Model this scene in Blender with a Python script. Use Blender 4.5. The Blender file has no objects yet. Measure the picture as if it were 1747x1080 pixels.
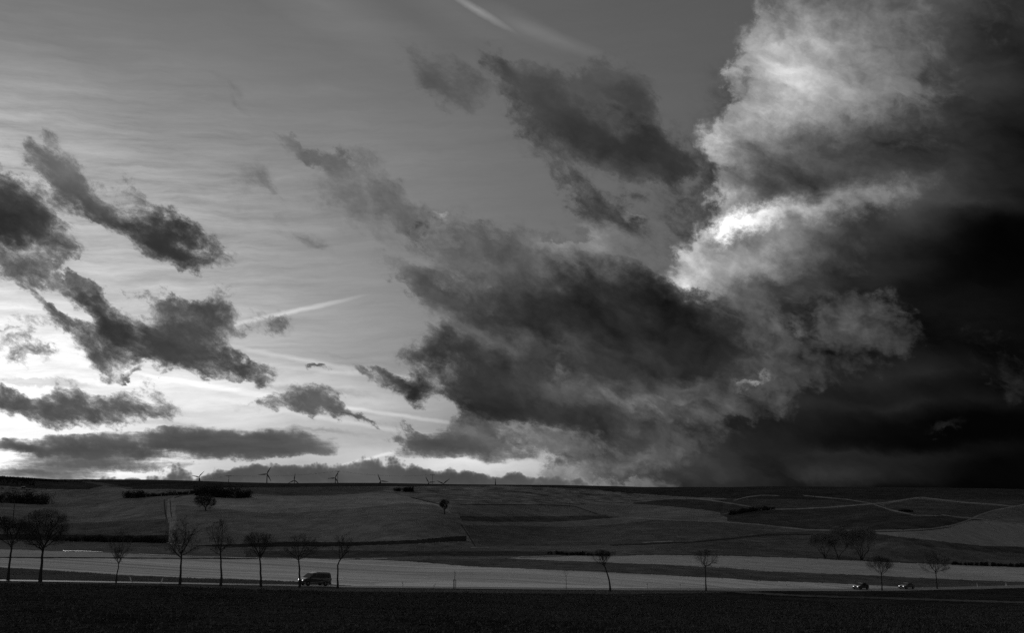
import bpy, bmesh, math, random
import numpy as np
from mathutils import Vector, Matrix

# ------------------------------------------------------------------ camera
scene = bpy.context.scene
W0, H0, FPX = 1747.0, 1080.0, 1650.0          # photograph size and focal length in its pixels
EYE_ROW = 850.0                                # image row of the eye level
PITCH = math.atan((EYE_ROW - H0 / 2) / FPX)    # camera looks up into the sky
CP, SP = math.cos(PITCH), math.sin(PITCH)
cam_data = bpy.data.cameras.new('camera')
cam_data.sensor_fit = 'HORIZONTAL'
cam_data.sensor_width = 36.0
cam_data.lens = 36.0 * FPX / W0
cam_data.clip_start = 0.1
cam_data.clip_end = 60000.0
cam = bpy.data.objects.new('camera', cam_data)
scene.collection.objects.link(cam)
cam.location = (0, 0, 0)
cam.rotation_euler = (math.pi / 2 + PITCH, 0, 0)
scene.camera = cam

# ------------------------------------------------------------------ render settings
scene.render.engine = 'CYCLES'
vs = scene.view_settings
vs.view_transform = 'Standard'; vs.look = 'None'; vs.exposure = 0.0; vs.gamma = 1.0
vs.use_curve_mapping = False
cy = scene.cycles
cy.use_adaptive_sampling = True
cy.adaptive_threshold = 0.01
cy.adaptive_min_samples = 12
cy.max_bounces = 5; cy.diffuse_bounces = 2; cy.glossy_bounces = 2
cy.transmission_bounces = 3; cy.transparent_max_bounces = 6
cy.use_denoising = False
scene.render.filter_size = 1.5

def pix_dir(px, py):
    """world direction seen at a pixel of the photograph"""
    a, b = (px - W0 / 2) / FPX, (H0 / 2 - py) / FPX
    v = Vector((a, CP - b * SP, SP + b * CP))
    return v.normalized()

def pix_angles(px, py):
    d = pix_dir(px, py)
    return math.degrees(math.atan2(d.x, d.y)), math.degrees(math.asin(d.z))

# ------------------------------------------------------------------ world: sky and clouds
SUN_AZ, SUN_EL = math.radians(-31.0), math.radians(8.5)
world = bpy.data.worlds.new('World')
scene.world = world
world.use_nodes = True
NT = world.node_tree
NT.nodes.clear()

class S:
    """a scalar socket with arithmetic"""
    def __init__(self, sock): self.s = sock
    def __add__(self, o): return mth('ADD', self, o)
    __radd__ = __add__
    def __mul__(self, o): return mth('MULTIPLY', self, o)
    __rmul__ = __mul__
    def __sub__(self, o): return mth('SUBTRACT', self, o)
    def __rsub__(self, o): return mth('SUBTRACT', o, self)
    def __truediv__(self, o): return mth('DIVIDE', self, o)

def put(inp, v):
    if isinstance(v, S): NT.links.new(v.s, inp)
    else: inp.default_value = v

def mth(op, *args, clamp=False):
    n = NT.nodes.new('ShaderNodeMath'); n.operation = op; n.use_clamp = clamp
    for i, a in enumerate(args): put(n.inputs[i], a)
    return S(n.outputs[0])

def smooth(x, lo, hi, a=0.0, b=1.0):
    n = NT.nodes.new('ShaderNodeMapRange'); n.interpolation_type = 'SMOOTHSTEP'
    put(n.inputs[0], x); put(n.inputs[1], lo); put(n.inputs[2], hi); put(n.inputs[3], a); put(n.inputs[4], b)
    return S(n.outputs[0])

def lerp(a, b, t):
    n = NT.nodes.new('ShaderNodeMix'); n.data_type = 'FLOAT'; n.clamp_factor = True
    put(n.inputs[0], t); put(n.inputs[2], a); put(n.inputs[3], b)
    return S(n.outputs[0])

def xyz(x, y, z=0.0):
    n = NT.nodes.new('ShaderNodeCombineXYZ')
    for i, a in enumerate((x, y, z)): put(n.inputs[i], a)
    return S(n.outputs[0])

def vmath(op, a, b=None, scale=None):
    n = NT.nodes.new('ShaderNodeVectorMath'); n.operation = op
    put(n.inputs[0], a)
    if b is not None: put(n.inputs[1], b)
    if scale is not None: put(n.inputs['Scale'], scale)
    return S(n.outputs[0])

def noise(vec, scale=1.0, detail=6.0, rough=0.55, dist=0.0, lac=2.0, colour=False, size=None, loc=(0, 0, 0), rot=0.0):
    n = NT.nodes.new('ShaderNodeTexNoise'); n.noise_dimensions = '3D'
    n.inputs['Scale'].default_value = scale; n.inputs['Detail'].default_value = detail
    n.inputs['Roughness'].default_value = rough; n.inputs['Distortion'].default_value = dist
    n.inputs['Lacunarity'].default_value = lac
    put(n.inputs['Vector'], vec)
    tm = n.texture_mapping; tm.vector_type = 'TEXTURE'
    tm.translation = loc; tm.rotation = (0, 0, rot)
    if size: tm.scale = size
    return S(n.outputs['Color'] if colour else n.outputs[0])

def blobs(vec, lst, start=0.0, kind='SPHERICAL'):
    """sum of soft ellipses; each is (column, row, half width, half height, turn, weight) as seen from the view point"""
    acc = start
    for cx, cyy, rx, ry, rot, w in lst:
        u, v = pix_angles(cx, cyy)
        u1, _ = pix_angles(cx + 20, cyy); _, v1 = pix_angles(cx, cyy - 20)
        sx, sy = (u1 - u) / 20, (v1 - v) / 20
        n = NT.nodes.new('ShaderNodeTexGradient'); n.gradient_type = kind
        tm = n.texture_mapping; tm.vector_type = 'TEXTURE'
        tm.translation = (u, v, 0); tm.rotation = (0, 0, -math.radians(rot))
        tm.scale = (rx * sx, ry * sy, 1.0)
        NT.links.new(vec.s, n.inputs[0])
        acc = mth('MULTIPLY_ADD', S(n.outputs['Fac'] if 'Fac' in n.outputs else n.outputs[1]), w, acc)
    return acc

tc = NT.nodes.new('ShaderNodeTexCoord')
sep = NT.nodes.new('ShaderNodeSeparateXYZ'); NT.links.new(tc.outputs['Generated'], sep.inputs[0])
dx, dy, dz = (S(o) for o in sep.outputs)
DEG = 180 / math.pi
U = mth('ARCTAN2', dx, dy) * DEG                    # azimuth in degrees, 0 = ahead
Vv = mth('ARCSINE', dz) * DEG                       # elevation in degrees
P = xyz(U, Vv)

# turbulence that tears the cloud outlines, sheared along the wind
SHEAR = math.radians(-26)
def centred(v):                                     # noise colour -> offset in the plane
    n = NT.nodes.new('ShaderNodeVectorMath'); n.operation = 'MULTIPLY_ADD'
    NT.links.new(v.s, n.inputs[0]); n.inputs[1].default_value = (1, 1, 0); n.inputs[2].default_value = (-0.5, -0.5, 0); return S(n.outputs[0])
warp = centred(noise(P, 0.22, 10, 0.62, 0.0, colour=True, size=(1.35, 0.85, 1), loc=(0, 0, 3.1), rot=SHEAR))
warp2 = centred(noise(P, 0.85, 8, 0.66, 0.0, colour=True, size=(1.1, 0.9, 1), loc=(0, 0, 9.7)))
PW = vmath('ADD', P, vmath('ADD', vmath('SCALE', warp, scale=6.5), vmath('SCALE', warp2, scale=1.6)))   # torn
PM = vmath('ADD', P, vmath('SCALE', warp, scale=2.5))                                                    # soft
PS = vmath('ADD', P, vmath('ADD', vmath('SCALE', warp, scale=2.2), vmath('SCALE', warp2, scale=2.4)))    # cauliflower
# billow detail and its relief towards the low sun at the left
fb0 = noise(PM, 0.34, 11, 0.62, 0.0, size=(1.4, 0.8, 1), loc=(0, 0, 21.0), rot=SHEAR)
PL = vmath('ADD', PM, xyz(-0.45, -0.25))
fbl = noise(PL, 0.34, 8, 0.60, 0.0, size=(1.4, 0.8, 1), loc=(0, 0, 21.0), rot=SHEAR)
relief = fb0 - fbl                                  # >0 where the cloud thickens away from the sun
fb = (fb0 - 0.5) * 2.0 + 0.5                        # about 0.15 .. 0.85
fs = (noise(PM, 0.30, 5, 0.50, 0.0, size=(1.5, 0.75, 1), loc=(0, 0, 41.0), rot=SHEAR) - 0.5) * 2.2 + 0.5   # broad soft shading
fine = noise(PM, 1.5, 8, 0.66, 0.0, size=(1.2, 0.8, 1), loc=(0, 0, 33.0), rot=SHEAR)
finer = (fine - 0.5) * 2.0

vor = NT.nodes.new('ShaderNodeTexVoronoi'); vor.feature = 'SMOOTH_F1'; vor.voronoi_dimensions = '2D'
vor.inputs['Scale'].default_value = 0.75; vor.inputs['Detail'].default_value = 2.5; vor.inputs['Roughness'].default_value = 0.5; vor.inputs['Lacunarity'].default_value = 2.3
vor.inputs['Smoothness'].default_value = 0.35
NT.links.new(vmath('ADD', P, vmath('ADD', vmath('SCALE', warp, scale=2.0), vmath('SCALE', warp2, scale=0.5))).s, vor.inputs['Vector'])
puff = 0.45 - S(vor.outputs['Distance'])            # rounded heads of the heap clouds
PF = vmath('ADD', P, vmath('ADD', vmath('SCALE', warp, scale=1.6), vmath('SCALE', warp2, scale=0.7)))    # calm
bar_n = noise(P, 0.5, 8, 0.62, 0.0, size=(4.5, 0.7, 1), loc=(0, 0, 71.0))
bar_n = (bar_n - 0.5) * 2.0 + 0.5

# --- clear air with the glow round the hidden sun
sky = NT.nodes.new('ShaderNodeTexSky'); sky.sky_type = 'NISHITA'; sky.sun_disc = False
sky.sun_elevation = SUN_EL; sky.sun_rotation = SUN_AZ; sky.altitude = 200
sky.air_density = 1.0; sky.dust_density = 1.5; sky.ozone_density = 1.0
bw = NT.nodes.new('ShaderNodeRGBToBW'); NT.links.new(sky.outputs[0], bw.inputs[0])
air = S(bw.outputs[0]) * 0.018
cir = noise(PM, 0.16, 8, 0.62, 0.6, size=(7.0, 0.62, 1), loc=(0, 0, 50), rot=math.radians(5))
cir2 = noise(PM, 0.5, 6, 0.6, 0.3, size=(5.0, 0.5, 1), loc=(0, 0, 60), rot=math.radians(3))
veil = blobs(PM, [
    (60, 640, 900, 260, -6, 0.25), (60, 650, 520, 170, 0, 0.17), (-60, 560, 330, 150, 0, 0.24), (420, 700, 620, 130, 0, 0.25),
    (-60, 300, 560, 330, 20, 0.13), (-60, 200, 420, 220, 10, 0.07), (300, 330, 800, 380, 0, 0.075), (800, 795, 460, 70, 0, 0.70), (380, 655, 420, 90, 5, 0.22), (620, 690, 330, 90, 0, 0.18),
    (450, 560, 900, 500, 0, 0.09), (600, 250, 1400, 700, 0, 0.06), (150, 790, 420, 60, 0, 0.42)], 0.0, 'QUADRATIC_SPHERE')
veil = veil * (0.58 + 0.66 * cir + 0.80 * (cir2 - 0.5))
streak = (noise(vmath('ADD', P, vmath('SCALE', warp, scale=0.9)), 1.0, 9, 0.68, 0.2, size=(7.0, 0.8, 1), loc=(0, 0, 60), rot=math.radians(4)) - 0.5) * 2.0
base = (0.055 + air + veil) * (1.0 + streak * blobs(PM, [(-60, 330, 800, 420, 8, 0.70), (250, 360, 800, 260, -5, 0.50), (300, 650, 900, 240, 0, 0.55), (500, 60, 1500, 400, 0, 0.10)]))
# dry streaks high in the middle and old vapour trails
trail = blobs(vmath('ADD', P, vmath('SCALE', warp2, scale=0.25)), [
    (490, 534, 150, 6, -15, 0.20), (395, 556, 60, 9, -15, 0.08), (812, 15, 80, 9, 26, 0.10), (895, 45, 100, 26, 24, 0.03), (960, 70, 120, 16, 20, 0.03),
    (520, 615, 240, 6, 9, 0.13), (560, 690, 420, 5, 8, 0.16), (300, 650, 380, 5, 9, 0.13), (640, 640, 300, 6, 4, 0.10),
    (160, 608, 200, 5, 12, 0.10), (640, 780, 90, 4, -15, 0.16), (620, 725, 300, 6, 9, 0.10), (150, 625, 90, 5, -12, 0.08),
    (560, 10, 240, 60, 20, 0.03), (780, 20, 240, 40, 25, 0.015)])
thinbar = blobs(PF, [(40, 652, 120, 12, 0, 0.8), (120, 655, 120, 9, 0, 0.8), (330, 730, 260, 10, 3, 0.6), (520, 668, 200, 10, 6, 0.6), (600, 610, 160, 10, 8, 0.5), (560, 745, 160, 9, 4, 0.6), (230, 640, 160, 8, 4, 0.5)])
base = base * (1.0 - smooth(thinbar + (bar_n - 0.5) * 0.5, 0.15, 0.8) * 0.34)
base = base / (1.0 + 0.13 * base)
L = base + trail * (0.75 + 1.1 * cir)

QS = 'QUADRATIC_SPHERE'
def layer(L, alpha_field, lo, hi, lum, amp=0.5, nz=None, cap=1.0, det=0.22):
    gate = mth('MULTIPLY', alpha_field, 2.2, clamp=True)           # no cloud where nothing drifts
    a = smooth(alpha_field + (((nz if nz is not None else fb) - 0.5) * amp + finer * det) * gate, lo, hi, 0.0, cap)
    return lerp(L, lum, a)
def vapour(L, field, thr, k, thin, thick, k2, amp=1.2, det=0.4, nz=None):
    """cloud whose cover and darkness follow its thickness"""
    gate = mth('MULTIPLY', field, 2.4, clamp=True)
    D = mth('MAXIMUM', field - thr + (((nz if nz is not None else fb) - 0.5) * amp + finer * det) * gate, 0.0)
    D = D * D / (D + 0.16)
    a = 1.0 - mth('EXPONENT', D * (-k))
    sh = mth('EXPONENT', D * (-k2))
    return lerp(L, thick + (thin - thick) * sh, a)

def smoke(L, field, depth=0.42):
    """thin torn veils trailing round a cloud"""
    gate = mth('MULTIPLY', field, 3.0, clamp=True)
    h = smooth(field + ((fb - 0.5) * 1.1 + finer * 0.5) * gate, 0.0, 0.75)
    return L * (1.0 - h * smooth(fs + finer * 0.5, 0.15, 0.95) * depth)

# --- storm wall filling the right
hstr = (noise(PM, 0.5, 6, 0.55, 0.0, size=(6.0, 1.1, 1), loc=(0, 0, 81.0)) - 0.5) * 2.0
storm = blobs(PM, [(1800, 450, 900, 760, 0, 2.2), (1700, 760, 720, 150, 0, 1.3), (1260, 800, 330, 90, 0, 1.4),
                   (1450, 500, 440, 400, 0, 1.0), (2600, 500, 900, 900, 0, 1.6)])
storm_l = blobs(PM, [(1420, -20, 560, 360, 10, 0.11), (1640, 130, 480, 330, 0, 0.015), (1420, 260, 420, 190, 0, 0.050), (1580, 320, 330, 100, 0, 0.030),
                     (1320, 430, 420, 190, -15, 0.10), (1370, 812, 330, 44, -3, 0.032), (1660, 350, 150, 34, 10, 0.02), (1560, 640, 420, 44, 0, 0.008), (1330, 610, 420, 190, 0, 0.022), (1150, 800, 230, 60, 0, 0.05), (1650, 560, 260, 160, 0, 0.004), (1230, 750, 280, 110, 0, 0.020), (1500, 690, 520, 34, 0, 0.010), (1450, 775, 420, 28, 0, 0.012)], 0.0014, QS)
L = layer(L, storm, 0.10, 1.00, storm_l * mth('MAXIMUM', 0.30 + 1.0 * fs + 0.4 * fb + 0.7 * hstr, 0.06), 0.8, det=0.45)

# --- tall sunlit heap of cloud, upper right
heap = blobs(PS, [(1400, 60, 190, 130, 20, 1.5), (1330, 120, 130, 120, 0, 1.2), (1520, 90, 300, 210, 0, 1.4), (1320, 200, 110, 90, 0, 1.1),
                  (1225, 235, 80, 64, 0, 1.3), (1255, 120, 26, 40, 0, 0.9), (1330, 290, 170, 110, 0, 1.3), (1480, 230, 300, 150, 0, 1.0), (1250, 350, 120, 60, 0, 0.9),
                  (1330, 400, 220, 90, -12, 1.3), (1200, 430, 140, 70, 0, 1.0), (1190, 490, 120, 60, 0, 1.0), (1480, 340, 280, 60, -8, 0.9),
                  (1330, 480, 240, 90, 0, 1.0), (1450, 400, 220, 80, -20, 0.7), (1640, 350, 60, 20, 15, 0.6)])
heap_l = blobs(PS, [(1330, 70, 260, 170, 20, 0.30), (1330, 150, 190, 170, 0, 0.26), (1470, 90, 340, 200, -15, 0.12), (1310, 185, 100, 90, 0, 0.20), (1225, 235, 130, 100, 0, 0.50), (1250, 115, 60, 60, 0, 0.22),
                    (1480, 170, 330, 90, 0, 0.07), (1290, 280, 130, 80, 0, 0.05), (1215, 345, 90, 54, 0, 0.42),
                    (1250, 388, 130, 34, -10, 1.05), (1235, 392, 60, 22, 0, 0.5), (1340, 362, 300, 46, -6, 0.22), (1145, 430, 110, 64, 20, 0.50), (1170, 485, 100, 60, 15, 0.66),
                    (1430, 350, 300, 44, -6, 0.14), (1310, 430, 230, 90, -25, 0.20), (1230, 440, 170, 90, 0, 0.14), (1400, 290, 330, 90, 0, 0.03)], 0.036, QS)
spark = mth('MAXIMUM', 0.38 + 0.75 * fs + 0.35 * fb + 0.24 * finer + 0.15 * puff, 0.15) * (1.0 + 1.3 * relief)
fade = smooth(U + (Vv - 16) * -0.25, 17.0, 31.0, 1.0, 0.0)
L = layer(L, (heap + puff * 0.5) * fade, 0.22, 1.00, heap_l * 1.26 * spark, 0.9, det=0.42)

# --- grey heaps in front of the storm
mid = blobs(PS, [(1490, 555, 100, 90, 25, 1.5), (1440, 520, 60, 60, 0, 0.9), (1540, 580, 66, 46, 30, 0.9), (1330, 560, 190, 110, 0, 1.2), (1250, 620, 240, 90, 0, 1.3),
                 (1400, 620, 170, 50, 0, 0.9), (1190, 700, 230, 75, 0, 1.2), (1100, 760, 230, 60, 0, 1.2), (1290, 690, 80, 30, 20, 0.9), (1700, 600, 80, 55, 20, 1.0), (1735, 650, 60, 60, 0, 0.9), (1610, 725, 70, 20, 0, 0.9),
                 (1090, 785, 70, 34, 0, 1.0), (1270, 510, 150, 60, 0, 0.9), (1175, 470, 90, 60, 15, -1.5), (1050, 805, 230, 44, 0, 1.1), (1000, 775, 130, 26, 0, 0.8), (1390, 515, 34, 22, 0, -0.6), (1360, 560, 26, 20, 0, -0.5)])
mid_l = blobs(PS, [(1490, 540, 170, 130, 20, 0.060), (1330, 560, 280, 150, 0, 0.055), (1240, 620, 330, 120, 0, 0.06), (1170, 640, 80, 50, 0, 0.12), (1130, 665, 100, 36, 10, 0.12),
                   (1180, 710, 300, 100, 0, 0.045), (1060, 765, 280, 90, 0, 0.07), (1090, 785, 80, 40, 0, 0.05), (1282, 652, 48, 9, -3, 0.42), (1200, 480, 170, 100, 0, 0.16), (1230, 690, 160, 44, 0, 0.03), (980, 805, 160, 40, 0, 0.13), (1700, 600, 160, 120, 0, 0.008)], 0.010, QS)
L = layer(L, mid + puff * 0.45, 0.18, 1.10, mid_l * 1.5 * mth('MAXIMUM', 0.30 + 0.9 * fs + 0.5 * fb + 0.5 * puff + 0.3 * finer, 0.08) * (1.0 + 1.6 * relief), 1.3, det=0.55)

# --- the great dark cloud in the middle and its outliers
dark = blobs(PW, [(700, 490, 100, 36, 25, 0.9), (770, 400, 120, 70, 20, 0.62), (900, 420, 230, 90, 0, 0.85), (1000, 330, 130, 40, 35, 0.75), (1065, 385, 90, 60, 30, 0.8),
                  (880, 530, 260, 120, 10, 1.3), (1010, 540, 270, 140, 15, 1.5), (1120, 550, 220, 110, 20, 1.4), (1230, 600, 170, 60, 20, 1.2), (760, 600, 150, 60, 20, 1.0),
                  (860, 650, 220, 90, 10, 1.4), (690, 655, 130, 32, 14, 1.2), (960, 700, 230, 70, 5, 1.2), (1070, 725, 180, 52, 0, 1.0), (830, 705, 160, 40, 0, 0.9),
                  (755, 752, 140, 38, 3, 1.2), (870, 768, 150, 30, 4, 1.0), (1150, 640, 170, 60, 10, 0.8), (1175, 460, 110, 80, 15, -1.5), (1255, 388, 90, 40, 0, -0.8), (985, 420, 70, 40, 0, -0.5), (1080, 350, 30, 20, 0, -0.4), (690, 560, 90, 44, 10, -0.7), (680, 715, 130, 14, 6, -0.7), (650, 620, 60, 16, 10, -0.5), (720, 450, 60, 30, 0, -0.4), (820, 360, 60, 24, 0, -0.3)])
dark_l = blobs(PW, [(800, 400, 360, 170, 10, 0.075), (985, 420, 130, 80, 0, 0.20), (870, 355, 80, 26, 0, 0.24), (765, 357, 110, 26, 0, 0.24), (1080, 352, 40, 28, 0, 0.45),
                    (780, 460, 230, 90, 0, 0.06), (1150, 440, 150, 90, 0, 0.16), (700, 560, 210, 90, 0, 0.08), (790, 760, 100, 30, 0, 0.16), (870, 578, 380, 66, 10, 0.060), (620, 640, 120, 60, 0, 0.05),
                    (1000, 665, 240, 60, 12, 0.06), (1120, 690, 300, 80, 0, 0.085), (960, 770, 250, 54, 0, 0.08), (660, 500, 150, 100, 0, 0.07), (1040, 460, 190, 60, 20, 0.05), (1180, 640, 110, 40, 0, 0.08)], 0.021, QS)
dl = dark_l * mth('MAXIMUM', 0.25 + 1.25 * fs + 0.35 * fb + 0.25 * puff, 0.12) * (1.0 + 1.1 * relief)
L = vapour(smoke(L, dark), dark, 0.30, 3.6, dl * 1.7 + 0.065, dl, 2.6, 1.75, 0.55)

# --- cloud above the middle
upper = blobs(PW, [(850, 95, 80, 50, 40, 0.9), (900, 165, 130, 80, 30, 1.1), (980, 190, 160, 90, 25, 1.3), (1060, 220, 150, 80, 30, 1.2), (1110, 265, 100, 46, 35, 1.2),
                   (1000, 265, 150, 56, 10, 1.0), (1060, 150, 80, 50, 30, 0.9), (1180, 290, 70, 26, 20, 0.6), (1060, 350, 60, 26, 35, 0.5)])
upper_l = blobs(PW, [(920, 110, 190, 130, 0, 0.05), (1050, 150, 140, 70, 0, 0.05), (1000, 285, 210, 60, 0, 0.05), (1050, 195, 90, 44, 20, 0.05)], 0.032, QS)
ul = upper_l * (0.35 + 0.9 * fs + 0.4 * fb)
L = vapour(smoke(L, upper), upper, 0.16, 2.6, ul + 0.07, ul, 2.2, 1.5, 0.50)
# --- thin grey smudges
smud = blobs(PW, [(430, 310, 60, 60, 20, 0.7), (520, 262, 100, 20, 38, 0.7), (620, 330, 140, 60, 20, 0.85), (710, 370, 100, 46, 20, 0.8), (740, 120, 130, 46, 45, 0.6), (520, 405, 110, 30, 15, 0.5),
                  (640, 400, 150, 46, 20, 0.4), (400, 155, 60, 26, 30, 0.36), (780, 180, 70, 56, 30, 0.42), (480, 545, 60, 30, 10, 0.55), (560, 290, 60, 16, 30, 0.5), (470, 340, 70, 20, 30, 0.45)])
L = vapour(L, smud, 0.10, 2.3, L * 0.72, L * 0.40, 2.0, 1.2, 0.40)

# --- torn fragments at the left, dark against the glow
frag = blobs(PW, [(20, 400, 150, 80, 25, 1.4), (-40, 360, 150, 90, 20, 1.2), (90, 275, 120, 56, 15, 0.85), (130, 335, 130, 56, 32, 1.1), (230, 390, 140, 56, 28, 1.4), (310, 428, 90, 40, 20, 1.2),
                  (205, 320, 60, 40, 20, 0.7), (40, 478, 110, 44, 0, 0.85), (70, 520, 80, 20, 35, 0.7), (175, 525, 95, 54, 40, 1.2), (262, 558, 160, 78, 20, 1.5), (360, 598, 145, 44, 25, 1.2), (125, 512, 50, 34, 0, -0.7), (250, 478, 130, 24, 5, -0.7),
                  (370, 528, 90, 50, 30, 1.1), (85, 555, 100, 26, 0, 1.0), (155, 588, 100, 36, 30, 1.0), (290, 612, 100, 44, 20, 1.0), (435, 630, 60, 20, 15, 0.7), (400, 665, 120, 20, 15, -0.8), (325, 500, 40, 40, 0, -0.4), (30, 605, 70, 30, 10, 0.9),
                  (60, 700, 130, 38, 5, 1.0), (150, 706, 120, 50, 10, 1.3), (240, 702, 90, 46, 0, 1.2), (-20, 690, 100, 44, 0, 0.9), (500, 706, 120, 34, 15, 1.2), (570, 726, 100, 24, 10, 1.0), (620, 733, 50, 14, 10, 0.9),
                  (480, 545, 56, 32, 0, 0.7), (545, 636, 26, 10, 0, 0.8), (235, 636, 26, 10, 10, 0.8), (290, 655, 20, 14, 0, 0.6), (70, 736, 24, 12, 0, 0.7), (10, 575, 50, 16, 0, 0.6), (180, 462, 90, 26, 5, -0.8)])
frag_l = blobs(PW, [(0, 390, 230, 110, 25, -0.030), (230, 400, 230, 90, 25, -0.014), (100, 270, 230, 100, 0, 0.07), (60, 490, 230, 90, 0, 0.05), (150, 700, 420, 130, 0, 0.03),
                    (220, 330, 110, 80, 0, 0.08), (520, 715, 280, 90, 0, 0.04)], 0.052, QS)
fl = frag_l * (0.35 + 0.9 * fs + 0.5 * fb)
L = vapour(smoke(L, frag, 0.38), frag, 0.22, 3.2, fl + 0.12, fl * 0.85, 3.0, 1.75, 0.75)

# --- long flat bars low over the left horizon
bars = blobs(PF, [(300, 764, 320, 30, -1, 1.4), (420, 757, 190, 32, 3, 1.3), (120, 768, 190, 26, 0, 1.2), (180, 792, 230, 12, 0, 1.0), (470, 777, 110, 14, 0, 0.9), (30, 762, 60, 10, 10, 0.7), (50, 806, 200, 12, 0, 0.9),
                  (740, 755, 120, 38, 0, 1.4), (820, 772, 140, 24, 4, 1.2), (340, 745, 100, 14, 0, 0.6), (90, 822, 260, 14, 0, 0.8)])
bl = 0.075 * mth('MAXIMUM', 0.30 + 1.1 * bar_n + 0.4 * fb, 0.2)
L = vapour(L, bars, 0.26, 5.0, bl + 0.10, bl, 3.2, 1.6, 0.34, nz=bar_n)

# --- cauliflower bank along the horizon
vb = NT.nodes.new('ShaderNodeTexVoronoi'); vb.feature = 'SMOOTH_F1'; vb.voronoi_dimensions = '2D'
vb.inputs['Scale'].default_value = 0.95; vb.inputs['Detail'].default_value = 2.0; vb.inputs['Roughness'].default_value = 0.55; vb.inputs['Lacunarity'].default_value = 2.4; vb.inputs['Smoothness'].default_value = 0.25
NT.links.new(vmath('ADD', P, vmath('SCALE', warp, scale=0.8)).s, vb.inputs['Vector'])
head = 0.42 - S(vb.outputs['Distance'])
bank = blobs(P, [(305, 794, 50, 26, 0, 1.2), (350, 822, 190, 26, 0, 1.2), (440, 807, 90, 24, 0, 1.2), (480, 812, 130, 28, 0, 1.0), (560, 808, 120, 28, 0, 1.3), (655, 799, 80, 32, 0, 1.4), (740, 812, 110, 24, 0, 1.2), (640, 826, 420, 28, 0, 1.4), (810, 822, 110, 18, 0, 1.0),
                 (882, 814, 32, 24, 0, 1.2), (180, 826, 160, 18, 0, 0.9), (940, 828, 160, 18, 0, 1.0)])
bank_l = blobs(P, [(300, 800, 300, 60, 0, 0.02), (570, 795, 200, 50, 0, 0.03), (500, 832, 700, 24, 0, 0.035)], 0.062, QS)
bk = bank_l * 1.15 * (0.55 + 0.5 * fs + 0.4 * mth('MAXIMUM', head, 0.0) + 0.45 * fb)
L = vapour(L, bank + head * 0.85, 0.30, 7.0, bk + 0.07, bk, 4.0, 0.45, 0.10)

# --- the same broken sky goes on all round, out of the picture
out = mth('MAXIMUM', smooth(mth('ABSOLUTE', U), 33.0, 46.0), smooth(Vv, 31.0, 42.0))
round_l = lerp(0.26 * (0.5 + fb), 0.10, smooth(fb, 0.46, 0.62))
L = lerp(L, lerp(round_l, storm_l * 3.0 + 0.004, smooth(U, 25.0, 40.0) * smooth(U, 100.0, 75.0)), out * smooth(mth('ABSOLUTE', U + 31.0), 10.0, 30.0, 0.35, 1.0))
below = smooth(Vv, -1.2, 0.2)
L = lerp(0.02, L, below)

bg = NT.nodes.new('ShaderNodeBackground'); bg.inputs['Strength'].default_value = 0.1
col = mth('MAXIMUM', L, 0.0) * 10.0
NT.links.new(col.s, bg.inputs['Color'])
wo = NT.nodes.new('ShaderNodeOutputWorld'); NT.links.new(bg.outputs[0], wo.inputs['Surface'])
try:
    world.cycles.sampling_method = 'MANUAL'; world.cycles.sample_map_resolution = 512
except Exception:
    pass

# hidden low sun, its light spread by the clouds
sun_d = bpy.data.lights.new('sun', 'SUN'); sun_d.energy = 0.9; sun_d.angle = math.radians(12)
sun_o = bpy.data.objects.new('sun', sun_d); scene.collection.objects.link(sun_o)
sd = Vector((math.sin(SUN_AZ) * math.cos(SUN_EL), math.cos(SUN_AZ) * math.cos(SUN_EL), math.sin(SUN_EL)))
sun_o.rotation_euler = sd.to_track_quat('Z', 'Y').to_euler()

# ------------------------------------------------------------------ helpers for objects
COL = scene.collection
def tag(o, label=None, cat=None, group=None, kind=None):
    if label: o['label'] = label
    if cat: o['category'] = cat
    if group: o['group'] = group
    if kind: o['kind'] = kind
    return o
def empty(name, loc=(0, 0, 0), rz=0.0, rot=None):
    o = bpy.data.objects.new(name, None); COL.objects.link(o)
    o.location = loc; o.rotation_euler = rot if rot is not None else (0, 0, rz); o.empty_display_size = 0.3
    return o
def link_mesh(name, verts, faces, m, parent=None, smooth=False):
    me = bpy.data.meshes.new(name)
    me.from_pydata([tuple(v) for v in verts], [], [tuple(f) for f in faces])
    if smooth: me.polygons.foreach_set('use_smooth', [True] * len(me.polygons))
    me.materials.append(m); me.update()
    o = bpy.data.objects.new(name, me); COL.objects.link(o)
    if parent: o.parent = parent
    return o
def link_np(name, V, F, m, parent=None, smooth=False):
    """V (n,3) array, F (m,k) int array with equal k"""
    me = bpy.data.meshes.new(name)
    n, k = F.shape
    me.vertices.add(len(V)); me.vertices.foreach_set('co', np.ascontiguousarray(V, dtype=np.float32).ravel())
    me.loops.add(n * k); me.loops.foreach_set('vertex_index', np.ascontiguousarray(F, dtype=np.int32).ravel())
    me.polygons.add(n); me.polygons.foreach_set('loop_start', np.arange(0, n * k, k, dtype=np.int32))
    me.polygons.foreach_set('loop_total', np.full(n, k, dtype=np.int32))
    if smooth: me.polygons.foreach_set('use_smooth', np.ones(n, dtype=bool))
    me.materials.append(m); me.update(calc_edges=True); me.validate()
    o = bpy.data.objects.new(name, me); COL.objects.link(o)
    if parent: o.parent = parent
    return o

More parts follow.
